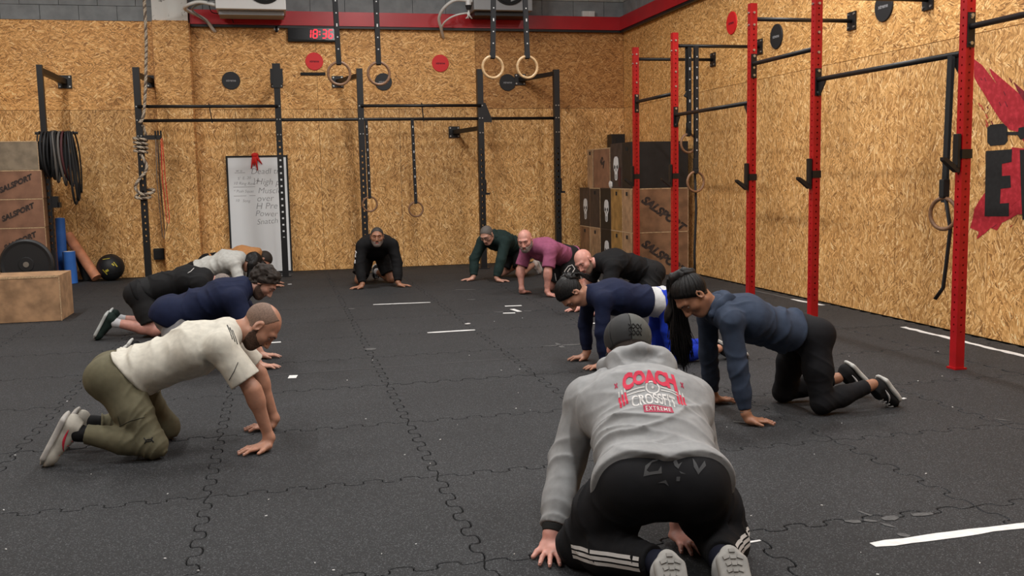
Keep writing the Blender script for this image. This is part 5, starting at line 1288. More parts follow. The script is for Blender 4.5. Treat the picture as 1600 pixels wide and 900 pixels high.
        lc = g.get('lace', ('lace_white', (.5, .5, .5))); obj('laces', bm, cloth(*lc), shoe, True)
        if g.get('swoosh'):
            for q in (-1, 1):
                bm = B(); pts = []
                for k in range(9):
                    x = .07+.016*k; zz = .050-.012*math.sin(k/8*PI)+.004*k; st = heel+d*x+n*zz+l_*q*.09
                    for _ in range(10): st = st-l_*q*evalp(U, st)[0]*.8
                    if abs(evalp(U, st)[0]) < .004: pts.append(tuple(st))
                if len(pts) > 4: tube(bm, pts, [.001+.005*math.sin(PI*i/(len(pts)-1)) for i in range(len(pts))], 6); obj('side_mark', bm, cloth(*g['swoosh']), shoe, True)
                else: bm.free()
    return t, J, dict(shirt=shirt, HP=HP, TP=TP, bottom=bot, body=body, sp=sp, lat=lat, P=HQ, R=R, shell=shell, BPp=BPp)
# ------------------------------------------------------------------ the twelve people
def sym(f, l, z): return (f, l, z), (f, -l, z)
navy = ('navy', (.007, .012, .040)); blk = ('black', (.007, .007, .008)); blk2 = ('black_shorts', (.014, .014, .015)); 
WH = ('tee_cream', (.62, .59, .51)); OL = ('olive', (.135, .122, .076)); 
# 1 cream tee, olive trousers
J = dict(pelvis=(-.245, 0, .388), waist=(-.07, 0, .452), chest=(.15, 0, .512), neck=(.315, 0, .575), head=(.470, 0, .605), hf=(.46, -.06, -.89), hu=(.89, 0, .46),
  shR=(.285, -.175, .535), elR=(.425, -.215, .315), wrR=(.492, -.19, .062), shL=(.275, .17, .535), elL=(.445, .205, .315), wrL=(.515, .21, .062),
  hdR=(-.93, -.33, 0), thR=(0, -1, 0), hdL=(-.98, .12, 0), thL=(0, 1, 0), knR=(-.062, -.18, .072), anR=(-.405, -.155, .150), knL=(-.04, .18, .072), anL=(-.385, .15, .120),
  heR=(-.445, -.15, .262), toR=(-.583, -.16, .012), heL=(-.455, .15, .215), toL=(-.60, .15, .01))
m1 = person('man in a cream tee and olive trousers on all fours, front left', (-.6, 5.15), 0, J, dict(res=.0048, skin='mid', brow='brown', hair='sides', hairth=.0012, hairm='stubble', beard='darkbeard',
  top=dict(m=WH, sleeve=.78, hemp=(-.165, .40), hemn=(-.82, -.57), e=.021, seat=.031, sag=.065, drape=.02, fold=.009, name='tee_shirt'), bottom=dict(m=OL, e=.018, cuff=.012, len=1.90, waist=.30, fold=.009), sock=(('sock_black', (.01, .01, .011)), .12),
  shoe=('shoe_cream', (.50, .47, .41)), solem=('sole_grey', (.50, .48, .45)), lace=('lace_red', (.5, .05, .06)), swoosh=('mark_red', (.60, .03, .06))))
# 2 navy tee, grey shorts
J = dict(pelvis=(-.28, 0, .40), waist=(-.11, 0, .475), chest=(.07, 0, .515), neck=(.215, 0, .575), head=(.35, 0, .608), hf=(.57, -.12, -.80), hu=(.82, 0, .57),
  shR=(.15, -.18, .51), elR=(.24, -.23, .29), wrR=(.285, -.20, .06), shL=(.14, .18, .51), elL=(.24, .23, .29), wrL=(.29, .24, .06), hdR=(.99, -.1, 0), thR=(0, 1, 0), hdL=(1, .05, 0), thL=(0, -1, 0),
  knR=(-.21, -.16, .068), anR=(-.545, -.15, .13), knL=(-.20, .16, .068), anL=(-.55, .15, .13), heR=(-.60, -.15, .225), toR=(-.735, -.15, .02), heL=(-.60, .15, .225), toL=(-.735, .15, .02))
m2 = person('man with curly dark hair in a navy tee and grey shorts', (-.5, 7.37), 0, J, dict(res=.0062, skin='fair', brow='brown', hair='short', hairth=.019, hl=(.026, .66), hairm='brown', curl=.011, beard='darkbeard', bulk=1.08,
  top=dict(m=navy, sleeve=.95, hemp=(-.33, .335), hemn=(-.50, -.86), e=.018, sag=.05, name='tee_shirt'), bottom=dict(m=('grey_short', (.30, .30, .31)), e=.02, len=.85, waist=.5, name='shorts'), sock=(('sock_black', (.01, .01, .011)), .15)))
# 3 black top and shorts, head down
J = dict(pelvis=(-.235, 0, .375), waist=(-.05, 0, .445), chest=(.17, 0, .475), neck=(.315, 0, .49), head=(.425, 0, .42), hf=(-.15, 0, -1), hu=(1, 0, -.25),
  shR=(.28, -.19, .46), elR=(.33, -.24, .25), wrR=(.36, -.23, .06), shL=(.28, .19, .46), elL=(.33, .24, .25), wrL=(.36, .23, .06), hdR=(1, 0, 0), thR=(0, 1, 0), hdL=(1, 0, 0), thL=(0, -1, 0),
  knR=(-.125, -.15, .065), anR=(-.45, -.14, .145), knL=(-.09, .17, .065), anL=(-.46, .15, .14), heR=(-.50, -.14, .255), toR=(-.635, -.14, .015), heL=(-.51, .15, .245), toL=(-.645, .15, .015))
m3 = person('man in black with bare calves, head bowed, behind the navy tee man', (-1.0, 9.15), 0, J, dict(res=.0068, skin='pink', brow='grey', hair='short', hairth=.003, hairm='greybeard', bulk=1.08,
  top=dict(m=blk, sleeve=1.8, hem=-.2, e=.020, sag=.04, fold=.011, name='jacket'), bottom=dict(m=blk2, e=.02, len=.80, waist=.6, name='shorts'), sock=(('sock_white', (.6, .6, .62)), .16),
  shoe=('shoe_dark_green', (.012, .024, .020)), solem=('sole_pale', (.45, .47, .46)), lace=('lace_dark', (.02, .02, .02))))
# 4 light grey top, long black hair
J = dict(pelvis=(-.27, 0, .31), waist=(-.09, 0, .365), chest=(.10, 0, .405), neck=(.26, 0, .435), head=(.385, -.02, .375), hf=(.25, -.15, -.95), hu=(.95, 0, .2),
  shR=(.19, -.165, .395), elR=(.24, -.26, .20), wrR=(.42, -.2, .06), shL=(.2, .165, .395), elL=(.28, .25, .2), wrL=(.48, .2, .06), hdR=(1, 0, 0), thR=(0, 1, 0), hdL=(1, 0, 0), thL=(0, -1, 0),
  knR=(-.10, -.14, .06), anR=(-.44, -.12, .09), knL=(-.1, .14, .06), anL=(-.44, .12, .09), heR=(-.50, -.12, .13), toR=(-.70, -.12, .02), heL=(-.50, .12, .13), toL=(-.70, .12, .02))
m4 = person('woman with black hair in a pale grey sweatshirt bent low before the whiteboard', (-.75, 12.1), 0, J, dict(res=.0078, skin='mid', fem=1, brow='brown', hair='short', hairth=.02, hairm='black',
  top=dict(m=('pale_grey', (.50, .50, .47)), sleeve=1.9, hem=.1, e=.028, sag=.03, fold=.012, name='sweatshirt'), bottom=dict(m=blk, e=.006, len=1.95, fold=0, name='leggings')))
# 5 tan shirt, behind
J = dict(pelvis=(-.30, 0, .33), waist=(-.08, 0, .385), chest=(.12, 0, .405), neck=(.30, 0, .42), head=(.375, .0, .335), hf=(.35, -.2, -.9), hu=(.95, 0, .3),
  shR=(.22, -.18, .40), elR=(.30, -.24, .22), wrR=(.46, -.2, .06), shL=(.22, .18, .40), elL=(.3, .24, .22), wrL=(.46, .2, .06), hdR=(1, 0, 0), thR=(0, 1, 0), hdL=(1, 0, 0), thL=(0, -1, 0),
  knR=(-.12, -.14, .06), anR=(-.48, -.12, .09), knL=(-.12, .14, .06), anL=(-.48, .12, .09), heR=(-.54, -.12, .13), toR=(-.74, -.12, .02), heL=(-.54, .12, .13), toL=(-.74, .12, .02))
m5 = person('person in an orange-tan shirt mostly hidden behind the pale grey sweatshirt', (-.62, 12.95), 0, J, dict(res=.008, skin='mid', brow='brown', hair='short', hairth=.006, hairm='brown',
  top=dict(m=('tan_shirt', (.48, .23, .09)), sleeve=.8, hem=.1, e=.018, name='shirt'), bottom=dict(m=blk, e=.012, len=1.9)))
# 6 facing us, all black
J = dict(pelvis=(-.33, 0, .43), waist=(-.15, 0, .49), chest=(.04, 0, .525), neck=(.19, 0, .56), head=(.315, -.015, .635), hf=(.97, -.12, -.10), hu=(.14, 0, .99),
  shR=(.14, -.185, .515), elR=(.20, -.235, .29), wrR=(.30, -.215, .06), shL=(.14, .185, .515), elL=(.20, .235, .29), wrL=(.30, .225, .06), hdR=(.2, -.98, 0), thR=(1, 0, 0), hdL=(.12, .99, 0), thL=(1, 0, 0),
  knR=(-.2, -.215, .062), anR=(-.58, -.10, .12), knL=(-.2, .195, .062), anL=(-.58, .05, .12), heR=(-.66, -.1, .22), toR=(-.76, -.1, .02), heL=(-.66, .05, .22), toL=(-.76, .05, .02))
m6 = person('grey-bearded man in black kneeling alone at the back, facing the camera', (1.155, 12.42), -PI/2, J, dict(res=.0068, skin='tan', brow='brown', hair='short', hairth=.003, hl=(.014, .62), hairm='salt', beard='greybeard', bulk=1.1,
  top=dict(m=blk, sleeve=1.93, hem=.1, e=.022, sag=.06, name='sweatshirt'), bottom=dict(m=blk2, e=.022, len=.82, name='shorts'), sock=(('sock_white', (.6, .6, .62)), .15)))
# 7 green hoodie
J = dict(pelvis=(-.38, 0, .40), waist=(-.19, 0, .475), chest=(.01, 0, .515), neck=(.155, 0, .545), head=(.31, .03, .600), hf=(.80, .12, -.58), hu=(.58, 0, .81),
  shR=(.12, -.18, .50), elR=(.24, -.235, .28), wrR=(.31, -.20, .06), shL=(.12, .18, .50), elL=(.25, .20, .28), wrL=(.33, .18, .06), hdR=(.55, -.83, 0), thR=(1, .3, 0), hdL=(-.65, .75, 0), thL=(.7, .7, 0),
  knR=(-.24, -.15, .062), anR=(-.60, -.13, .12), knL=(-.24, .15, .062), anL=(-.58, .13, .14), heR=(-.66, -.13, .22), toR=(-.78, -.13, .02), heL=(-.66, .13, .22), toL=(-.78, .13, .02))
m7 = person('grey-haired man with glasses in a dark green hoodie on all fours', (2.77, 12.52), math.radians(-138), J, dict(res=.0068, skin='fair', brow='grey', hair='short', hairth=.0032, hl=(.016, .66), hairm='grey',
  top=dict(m=('dark_green', (.014, .030, .028)), sleeve=1.95, hem=.0, e=.024, sag=.03, fold=.010, name='hoodie'), bottom=dict(m=blk2, e=.02, len=.8, name='shorts'), shoe=('sock_pale', (.5, .42, .38))))
# 8 pink tee
J = dict(pelvis=(-.27, 0, .405), waist=(-.08, 0, .48), chest=(.11, 0, .515), neck=(.245, 0, .56), head=(.385, -.02, .630), hf=(.74, .45, -.36), hu=(.36, .1, .93),
  shR=(.20, -.19, .505), elR=(.27, -.225, .28), wrR=(.28, -.20, .062), shL=(.20, .19, .505), elL=(.275, .22, .28), wrL=(.27, .20, .062), hdR=(-.88, -.2, 0), thR=(-.2, -1, 0), hdL=(-.72, .68, 0), thL=(.6, .8, 0),
  knR=(-.12, -.15, .062), anR=(-.48, -.13, .12), knL=(-.12, .16, .062), anL=(-.48, .13, .12), heR=(-.54, -.13, .21), toR=(-.68, -.13, .02), heL=(-.54, .13, .21), toL=(-.68, .13, .02))
m8 = person('bald man with grey beard in a pink-mauve tee on all fours looking at the camera', (2.98, 10.76), math.radians(-150), J, dict(res=.0062, skin='pink', brow='grey', beard='greybeard', beardth=.008, bulk=1.08,
  top=dict(m=('pink_mauve', (.30, .085, .16)), sleeve=.80, hem=-.05, e=.016, sag=.035, fold=.008, name='tee_shirt'), bottom=dict(m=blk2, e=.022, len=.85, waist=.5, name='shorts'), sock=(('sock_white', (.6, .6, .62)), .3)))
# 9 black tee bald
J = dict(pelvis=(-.22, 0, .375), waist=(-.04, 0, .465), chest=(.14, 0, .49), neck=(.30, .02, .505), head=(.462, .03, .515), hf=(.62, .48, -.56), hu=(.60, -.05, .80),
  shR=(.24, -.18, .46), elR=(.33, -.24, .25), wrR=(.42, -.2, .06), shL=(.23, .18, .46), elL=(.30, .24, .25), wrL=(.42, .20, .06), hdR=(1, 0, 0), thR=(0, 1, 0), hdL=(1, .1, 0), thL=(0, -1, 0),
  knR=(-.14, -.15, .062), anR=(-.50, -.13, .12), knL=(-.14, .15, .062), anL=(-.50, .13, .12), heR=(-.56, -.13, .21), toR=(-.70, -.13, .02), heL=(-.56, .13, .21), toL=(-.70, .13, .02))
m9 = person('bald man in a black tee bent low, right of the pink tee', (3.28, 9.05), math.radians(-176), J, dict(res=.0062, skin='pink', brow='grey', beard='stubble', beardth=.0015, bulk=1.05,
  top=dict(m=blk, sleeve=.75, hem=.0, e=.018, sag=.05, name='tee_shirt'), bottom=dict(m=blk2, e=.022, len=.85, waist=.5, name='shorts', fold=.009)))
# 10 navy top, blue leggings
J = dict(pelvis=(-.265, 0, .42), waist=(-.09, 0, .455), chest=(.13, 0, .485), neck=(.30, 0, .50), head=(.438, 0, .522), hf=(.12, .12, -.98), hu=(.99, 0, .1),
  shR=(.26, -.155, .475), elR=(.28, -.2, .26), wrR=(.27, -.19, .06), shL=(.26, .155, .475), elL=(.28, .19, .26), wrL=(.26, .18, .06), hdR=(1, 0, 0), thR=(0, 1, 0), hdL=(1, 0, 0), thL=(0, -1, 0),
  knR=(-.27, -.13, .058), anR=(-.62, -.12, .08), knL=(-.28, .13, .058), anL=(-.62, .12, .08), heR=(-.67, -.12, .13), toR=(-.86, -.12, .02), heL=(-.67, .12, .13), toL=(-.86, .12, .02))
m10 = person('woman in a navy top and bright blue leggings, dark hair in a bun', (2.4, 6.55), PI, J, dict(res=.0058, skin='mid', fem=1, brow='brown', hair='short', hl=(.014, .70), hairth=.007, hairm='black', hipw=.08,
  top=dict(m=navy, sleeve=1.93, hem=.80, e=.014, sag=.01, fold=.006, name='top', under=(('tee_white', (.56, .57, .58)), .08)), bottom=dict(m=('royal_blue', (.008, .035, .42)), e=.007, len=1.95, waist=.5, fold=.003, name='leggings'), 
  shoe=blk, solem=('sole_white', (.6, .6, .57))))
# 11 slate jacket, black leggings
J = dict(pelvis=(-.255, 0, .425), waist=(-.08, 0, .485), chest=(.13, 0, .545), neck=(.305, 0, .600), head=(.445, .01, .682), hf=(.50, .14, -.86), hu=(.86, 0, .50),
  shR=(.27, -.16, .545), elR=(.25, -.21, .31), wrR=(.20, -.25, .06), shL=(.285, .16, .545), elL=(.265, .20, .305), wrL=(.235, .235, .062), hdR=(-.99, -.05, 0), thR=(0, -1, 0), hdL=(-.96, .26, 0), thL=(0, 1, 0),
  knR=(-.205, -.17, .062), anR=(-.665, -.14, .12), knL=(-.262, .155, .062), anL=(-.595, .13, .140), heR=(-.715, -.14, .195), toR=(-.79, -.16, .02), heL=(-.635, .12, .195), toL=(-.785, .10, .018))
J['anR'] = (-.55, -.15, .125); J['heR'] = (-.60, -.15, .23); J['toR'] = (-.775, -.15, .05)
m11 = person('woman in a slate blue hooded jacket and black leggings with a long black ponytail', (2.6, 4.93), PI, J, dict(res=.0048, skin='tan', fem=1, brow='brown', hair='short', hl=(.012, .70), hairth=.006, hairm='black', hipw=.085,
  top=dict(m=('slate_blue', (.034, .048, .080)), sleeve=1.92, hem=.50, e=.018, sag=.03, fold=.011, cuff=.5, name='jacket'), bottom=dict(m=('black_leggings', (.009, .009, .011)), e=.008, len=1.88, waist=.92, fold=.002, name='leggings'),
  shoe=('shoe_black', (.010, .010, .011)), solem=('sole_white', (.6, .6, .57)), swoosh=('mark_white', (.7, .7, .7)), shoesc=.95))
# 12 coach
J = dict(pelvis=(-.285, 0, .318), waist=(-.13, 0, .415), chest=(.08, -.005, .485), neck=(.255, -.01, .545), head=(.410, .006, .662), hf=(.86, 0, -.50), hu=(.50, 0, .86),
  shL=(.195, .195, .495), elL=(.135, .278, .275), wrL=(-.040, .352, .062), shR=(.195, -.20, .485), elR=(.17, -.235, .27), wrR=(.015, -.118, .062), hdL=(-.99, .02, 0), thL=(0, 1, 0), hdR=(-.97, -.20, 0), thR=(0, -1, 0),
  knL=(-.18, .265, .075), anL=(-.475, .038, .118), knR=(-.13, -.25, .075), anR=(-.455, -.160, .118), heL=(-.530, .028, .182), toL=(-.690, .020, .012), heR=(-.510, -.170, .182), toR=(-.670, -.178, .012), spL=1.25)
grey = ('heather_grey', (.31, .313, .315))
m12 = person('coach nearest the camera, grey printed hoodie, grey cap, black trousers, back turned', (1.25, 3.25), math.radians(78.6), J, dict(res=.0046, cres=.0050, skin='pink', brow='grey', hair='short', hairth=.003, hairm='grey', hipw=.10, bulk=1.14,
  top=dict(m=(*grey,), sleeve=1.90, hemp=(-.345, .42), hemn=(-.93, -.36), seat=.020, e=.032, es=.024, sag=.0, drape=.01, fold=.010, cuff=.75, name='hoodie', band=(*grey,)), bottom=dict(m=('black_trousers', (.007, .007, .0085)), e=.028, cuff=.014, len=1.92, waist=.22, wr=.016, fold=.011),
  sock=(('sock_navy', (.008, .010, .022)), .2), shoe=('shoe_grey', (.42, .42, .41)), solem=('sole_greige', (.34, .33, .31)), shoesc=1.08))
# ------------------------------------------------------------------ details on people
from mathutils.bvhtree import BVHTree
def bvh(o):
    me = o.data; off = wloc(o)
    return BVHTree.FromPolygons([tuple(v.co+off) for v in me.vertices], [tuple(p.vertices) for p in me.polygons])
def hit_px(tree, x, y):
    r = ray(x, y).normalized(); l, n, i, d = tree.ray_cast(Vector((0, 0, CH)), r); return l, n
def refine(bm, L, it=4):
    bmesh.ops.triangulate(bm, faces=bm.faces[:])
    for _ in range(it):
        es = [e for e in bm.edges if e.calc_length() > L]
        if not es: break
        bmesh.ops.subdivide_edges(bm, edges=es, cuts=1); bmesh.ops.triangulate(bm, faces=bm.faces[:])
def print_on(name, bm, c, u, v, tree, m, par, L=.010, off=.0016, it=4):
    """lay a flat print (x, y) onto a cloth surface"""
    c, u, v = Vector(c), Vector(u).normalized(), Vector(v).normalized(); n = u.cross(v).normalized()
    refine(bm, L, it)
    for q in bm.verts:
        P = c+u*q.co.x+v*q.co.y+n*.12
        l, nn, i, d = tree.ray_cast(P, -n)
        q.co = l+n*(off+q.co.z) if l is not None else P-n*.12
    o = obj(name, bm, m, par); return o
def flat_text(s, size, bold=0, sx=1, shear=0, spacing=1.0):
    bm = text_bm(s, size, bold, 0, shear, spacing)
    bmesh.ops.remove_doubles(bm, verts=bm.verts[:], dist=1e-5)
    for v in bm.verts: v.co.x *= sx; v.co.z = 0
    return bm
def poly2(bm, pts):
    return bm.faces.new([bm.verts.new((x, y, 0)) for x, y in pts])
P_RED = mat('print_red', (.62, .012, .055), .7); P_DRED = mat('print_dark_red', (.36, .01, .05), .7); P_WHITE = mat('print_white', (.62, .60, .58), .7); P_DARK = mat('print_faint_grey', (.035, .035, .037), .7)
t12, J12, K12 = m12
tr = bvh(K12['shirt'])
cpt, _ = hit_px(tr, 1019, 616)
tp, _ = hit_px(tr, 1017, 585); bt, _ = hit_px(tr, 1030, 646); lf, _ = hit_px(tr, 962, 610); rt, _ = hit_px(tr, 1073, 612)
U_ = (rt-lf).normalized(); V_ = (tp-bt); V_ = (V_-U_*V_.dot(U_)).normalized(); WW = (rt-lf).length; HH = (tp-bt).length
def warp(bm, fx):
    for v in bm.verts: v.co.x, v.co.y = fx(v.co.x, v.co.y)
def fitbox(bm, x0, x1):
    xs = [v.co.x for v in bm.verts]; ys = [v.co.y for v in bm.verts]; a, b, c_, d = min(xs), max(xs), min(ys), max(ys)
    for v in bm.verts: v.co.x = x0+(v.co.x-a)/(b-a)*(x1-x0); v.co.y = (v.co.y-c_)/(d-c_)
# logo space: x -1..1, y 0..1 (bottom..top)
def to_cloth(x, y): return x*WW/2, (y-.5)*HH
def logo(name, bm, m, off=.0018, L=.008):
    warp(bm, to_cloth); return print_on(name, bm, cpt, U_, V_, tr, m, t12, L, off)
bm = flat_text('COACH', 1, .06); bmesh.ops.triangulate(bm, faces=bm.faces[:]); fitbox(bm, -.74, .74); refine(bm, .12, 3)
bmo = bm.copy()
def wc(x, y): b = .74-.27*x*x; t_ = 1.04-.05*x*x; return x*(1+.04*(1-y)), b+(t_-b)*y
warp(bm, wc); logo('print_coach', bm, P_RED, .0022)
warp(bmo, lambda x, y: (x*1.03, -.06+y*1.12)); warp(bmo, wc)
bm = flat_text('CROSSFIT', 1, .022); bmesh.ops.triangulate(bm, faces=bm.faces[:]); fitbox(bm, -.60, .62); refine(bm, .12, 3)
warp(bm, lambda x, y: (x, (.20-.10*x*x)+y*(.32-.02*x*x))); logo('print_crossfit', bm, P_WHITE)
bm = B(); 
for k in range(12):
    x0, x1_ = -.40+.8*k/12+.05, -.40+.8*(k+1)/12+.05; poly2(bm, [(x0, -.02), (x1_, -.02), (x1_, .16), (x0, .16)])
bmesh.ops.remove_doubles(bm, verts=bm.verts[:], dist=1e-4); logo('print_bar', bm, P_DRED)
bm = flat_text('EXTREME', 1, .006, spacing=1.2); bmesh.ops.triangulate(bm, faces=bm.faces[:]); fitbox(bm, -.29, .39); refine(bm, .1, 3); warp(bm, lambda x, y: (x, .02+y*.10)); logo('print_extreme', bm, P_WHITE, .0028)
bm = B(); n = 28   # round plate in the middle of the barbell
for r0, r1 in ((.155, .20), (0.0, .035)):
    for k in range(n):
        a, b = 2*PI*k/n, 2*PI*(k+1)/n; q = [(.05+r*math.cos(t), .66+r*math.sin(t)*.75) for r, t in ((r0, a), (r1, a), (r1, b), (r0, b))]
        poly2(bm, q if r0 else q[1:3]+[(.05, .66)])
logo('print_plate', bm, P_WHITE)
for y0 in (.60, .67):
    for a, b in ((-.68, -.17), (.27, .74)):
        bm = B()
        for k in range(8):
            x0, x1_ = a+(b-a)*k/8, a+(b-a)*(k+1)/8; f_ = lambda x: y0-.17*x*x; poly2(bm, [(x0, f_(x0)), (x1_, f_(x1_)), (x1_, f_(x1_)+.025), (x0, f_(x0)+.025)])
        bmesh.ops.remove_doubles(bm, verts=bm.verts[:], dist=1e-4); logo('print_barbell', bm, P_WHITE)
for sx in (-1, 1):
    for k in range(3):
        x = sx*(.72+.085*k); h = .26-.02*k; c_ = .50-.03*k
        bm = B(); poly2(bm, [(x-.028, c_-h/2-.06), (x+.028, c_-h/2-.06), (x+.028, c_+h/2-.03), (x-.028, c_+h/2-.03)]); logo('print_disc', bm, P_RED)
        bm = B(); poly2(bm, [(x-.02, c_+h/2-.02), (x+.02, c_+h/2-.02), (x+.012, c_+h/2+.08), (x-.012, c_+h/2+.08)]); logo('print_disc_tip', bm, P_WHITE)
    bm = B()
    for a in (PI/4, -PI/4):
        cx_, cy_ = sx*.93, .80-.0; dx, dy = .055*math.cos(a), .075*math.sin(a); nx, ny = -.012*math.sin(a), .02*math.cos(a)
        poly2(bm, [(cx_-dx-nx, cy_-dy-ny), (cx_+dx-nx, cy_+dy-ny), (cx_+dx+nx, cy_+dy+ny), (cx_-dx+nx, cy_-dy+ny)])
    logo('print_cross', bm, P_DRED)
# hood lying on the upper back
nk = J12['neck']; F12 = unit((J12['head']-nk)*npv((1, 1, 0))); lt = K12['lat']; Z_ = npv((0, 0, 1.)); HQ = K12['P']
hp = [nk+F12*.085-lt*.085+Z_*.055, nk+F12*.02-lt*.12+Z_*.058, nk-F12*.035-lt*.075+Z_*.108, nk-F12*.055+Z_*.128, nk-F12*.035+lt*.075+Z_*.106, nk+F12*.02+lt*.125+Z_*.052, nk+F12*.085+lt*.085+Z_*.035]
HPm = [cone(hp[i], hp[i+1], .026 if 0 < i < 5 else .02, .026 if 0 < i+1 < 6 else .018, .04) for i in range(6)]
HPm += [ell(nk-F12*.06+Z_*.066, np.array([lt, unit(-F12-Z_*.6), unit(Z_-F12*.6)]), (.135, .085, .052), .045), ell(nk-F12*.125+Z_*.018, np.array([lt, unit(-F12-Z_*.35), unit(Z_-F12*.35)]), (.085, .060, .034), .06)]
HPm += [ell(nk-F12*.02+Z_*.085, np.array([lt, F12, Z_]), (.10, .05, .045), .04), ell(nk-F12*.085+Z_*.118-lt*.015, np.array([lt, unit(-F12-Z_*.45), unit(Z_-F12*.45)]), (.055, .014, .016), .035, sub=True)]
hood = sdf_obj('hood', HPm, .0045, CM['heather_grey'], t12, [(nk-F12*.06+Z_*.06-lt*.05, lt+F12*.8, .05, .006, .10, 2), (nk-F12*.09+lt*.06+Z_*.04, lt-F12, .05, .006, .09, 5)])
# cap
c, f, u, s = J12['head'], J12['hf'], J12['hu'], J12['hs']; R12 = np.array([s, f, u])
CAPG = mat('cap_grey', (.085, .088, .080), .8, noise=.08, bump=.25, bscale=500); CAPD = mat('cap_charcoal', (.032, .033, .034), .8, bump=.4, bscale=700)
cc = HQ(0, -.010, .030); base = [ell(cc, R12, (.095, .114, .094), .01)]
lowcut = (HQ(0, 0, -.026)-f*.0, unit(-u*1-f*.10))
for k, (a0, a1) in enumerate([(-180, -128), (-128, -60), (-60, 0), (0, 60), (60, 128), (128, 180)]):
    # azimuth from the forward axis, positive to the person's right
    def rim(a): a = math.radians(a); return s*math.sin(a)+f*math.cos(a)
    n0 = unit(np.cross(u, rim(a0))); n1 = unit(np.cross(u, rim(a1)))
    mid = rim((a0+a1)/2)
    n0 = n0 if mid @ n0 < 0 else -n0; n1 = n1 if mid @ n1 < 0 else -n1
    pr = [dict(base[0], cut=[lowcut, (cc-n0*.0008, n0), (cc-n1*.0008, n1)])]
    sdf_obj('cap_panel', pr, .0035, CAPD if k in (0, 1) else CAPG, t12)
bm = B(); bmesh.ops.create_uvsphere(bm, u_segments=12, v_segments=8, radius=.009, matrix=Matrix.Translation(HQ(0, -.010, .123))); obj('cap_button', bm, CAPG, t12, True)
sdf_obj('cap_brim', [ell(HQ(0, .115, .002), np.array([s, unit(f-u*.2), unit(u+f*.2)]), (.078, .075, .010), .01, cut=(HQ(0, .07, 0), -f))], .004, CAPG, t12)
# black cross-hatched badge on the rear panel
pts = []
def cap_pt(az, el_):
    a = math.radians(az); e_ = math.radians(el_); d = (s*math.sin(a)+f*math.cos(a))*math.cos(e_)+u*math.sin(e_); d = npv(d)
    q = R12 @ d; k = 1/math.sqrt(sum((q[i]/[.0965, .1155, .0955][i])**2 for i in range(3))); return cc+d*k
for r in range(2):
    for i in range(3):
        az0 = 158+9*i; e0 = 13-13*r+0
        for (x0, y0, x1_, y1) in ((0, 0, 9, -11), (9, 0, 0, -11)):
            bm = B(); tube(bm, [cap_pt(az0+x0+(x1_-x0)*t/4, e0+y0+(y1-y0)*t/4-5) for t in range(5)], .0022, 5); obj('cap_badge', bm, M_['black_matte'], t12)
# waistband words under the hem, faint print on the seat, stripes on the calves, wrist band
tb = bvh(K12['bottom'])
def flat_at(name, txt, px, py, w_, h_, m, rot=0):
    l, nn = hit_px(tb, px, py)
    if l is None: return
    bm = flat_text(txt, 1, .03); bmesh.ops.triangulate(bm, faces=bm.faces[:]); fitbox(bm, -.5, .5)
    for v in bm.verts: v.co.x *= w_; v.co.y = (v.co.y-.5)*h_
    uu = U_; vv = Vector(nn).cross(uu); vv = vv if vv.z > 0 else -vv
    print_on(name, bm, l, uu, vv, tb, m, t12, .012)
def shape_at(name, pts, m, tree=tb, par=t12):
    """pts in pixels of the seat: each is dropped onto the cloth"""
    h = [hit_px(tree, *p) for p in pts]
    if any(a[0] is None for a in h): return
    c_ = sum((a[0] for a in h), Vector())/len(h); nn = sum((a[1] for a in h), Vector()).normalized(); uu = (U_-nn*U_.dot(nn)).normalized(); vv = nn.cross(uu)
    bm = B(); poly2(bm, [((a[0]-c_).dot(uu), (a[0]-c_).dot(vv)) for a in h]); print_on(name, bm, c_, uu, vv, tree, m, par, .015)
for pts in ([(1005, 745), (1008, 728), (1020, 719), (1036, 717), (1018, 723), (1010, 735), (1014, 738), (1028, 736), (1033, 728), (1034, 740), (1018, 742)], [(1052, 722), (1056, 716), (1060, 726), (1066, 722), (1060, 733), (1054, 728)], [(1082, 716), (1088, 724), (1092, 733), (1101, 720), (1103, 728), (1091, 742), (1084, 730)], [(1061, 736), (1072, 741), (1064, 740)],
            [(1027, 755), (1040, 750), (1045, 760), (1038, 755)], [(1057, 745), (1063, 745), (1062, 752), (1057, 752)]):
    shape_at('faint_print', pts, P_DARK)
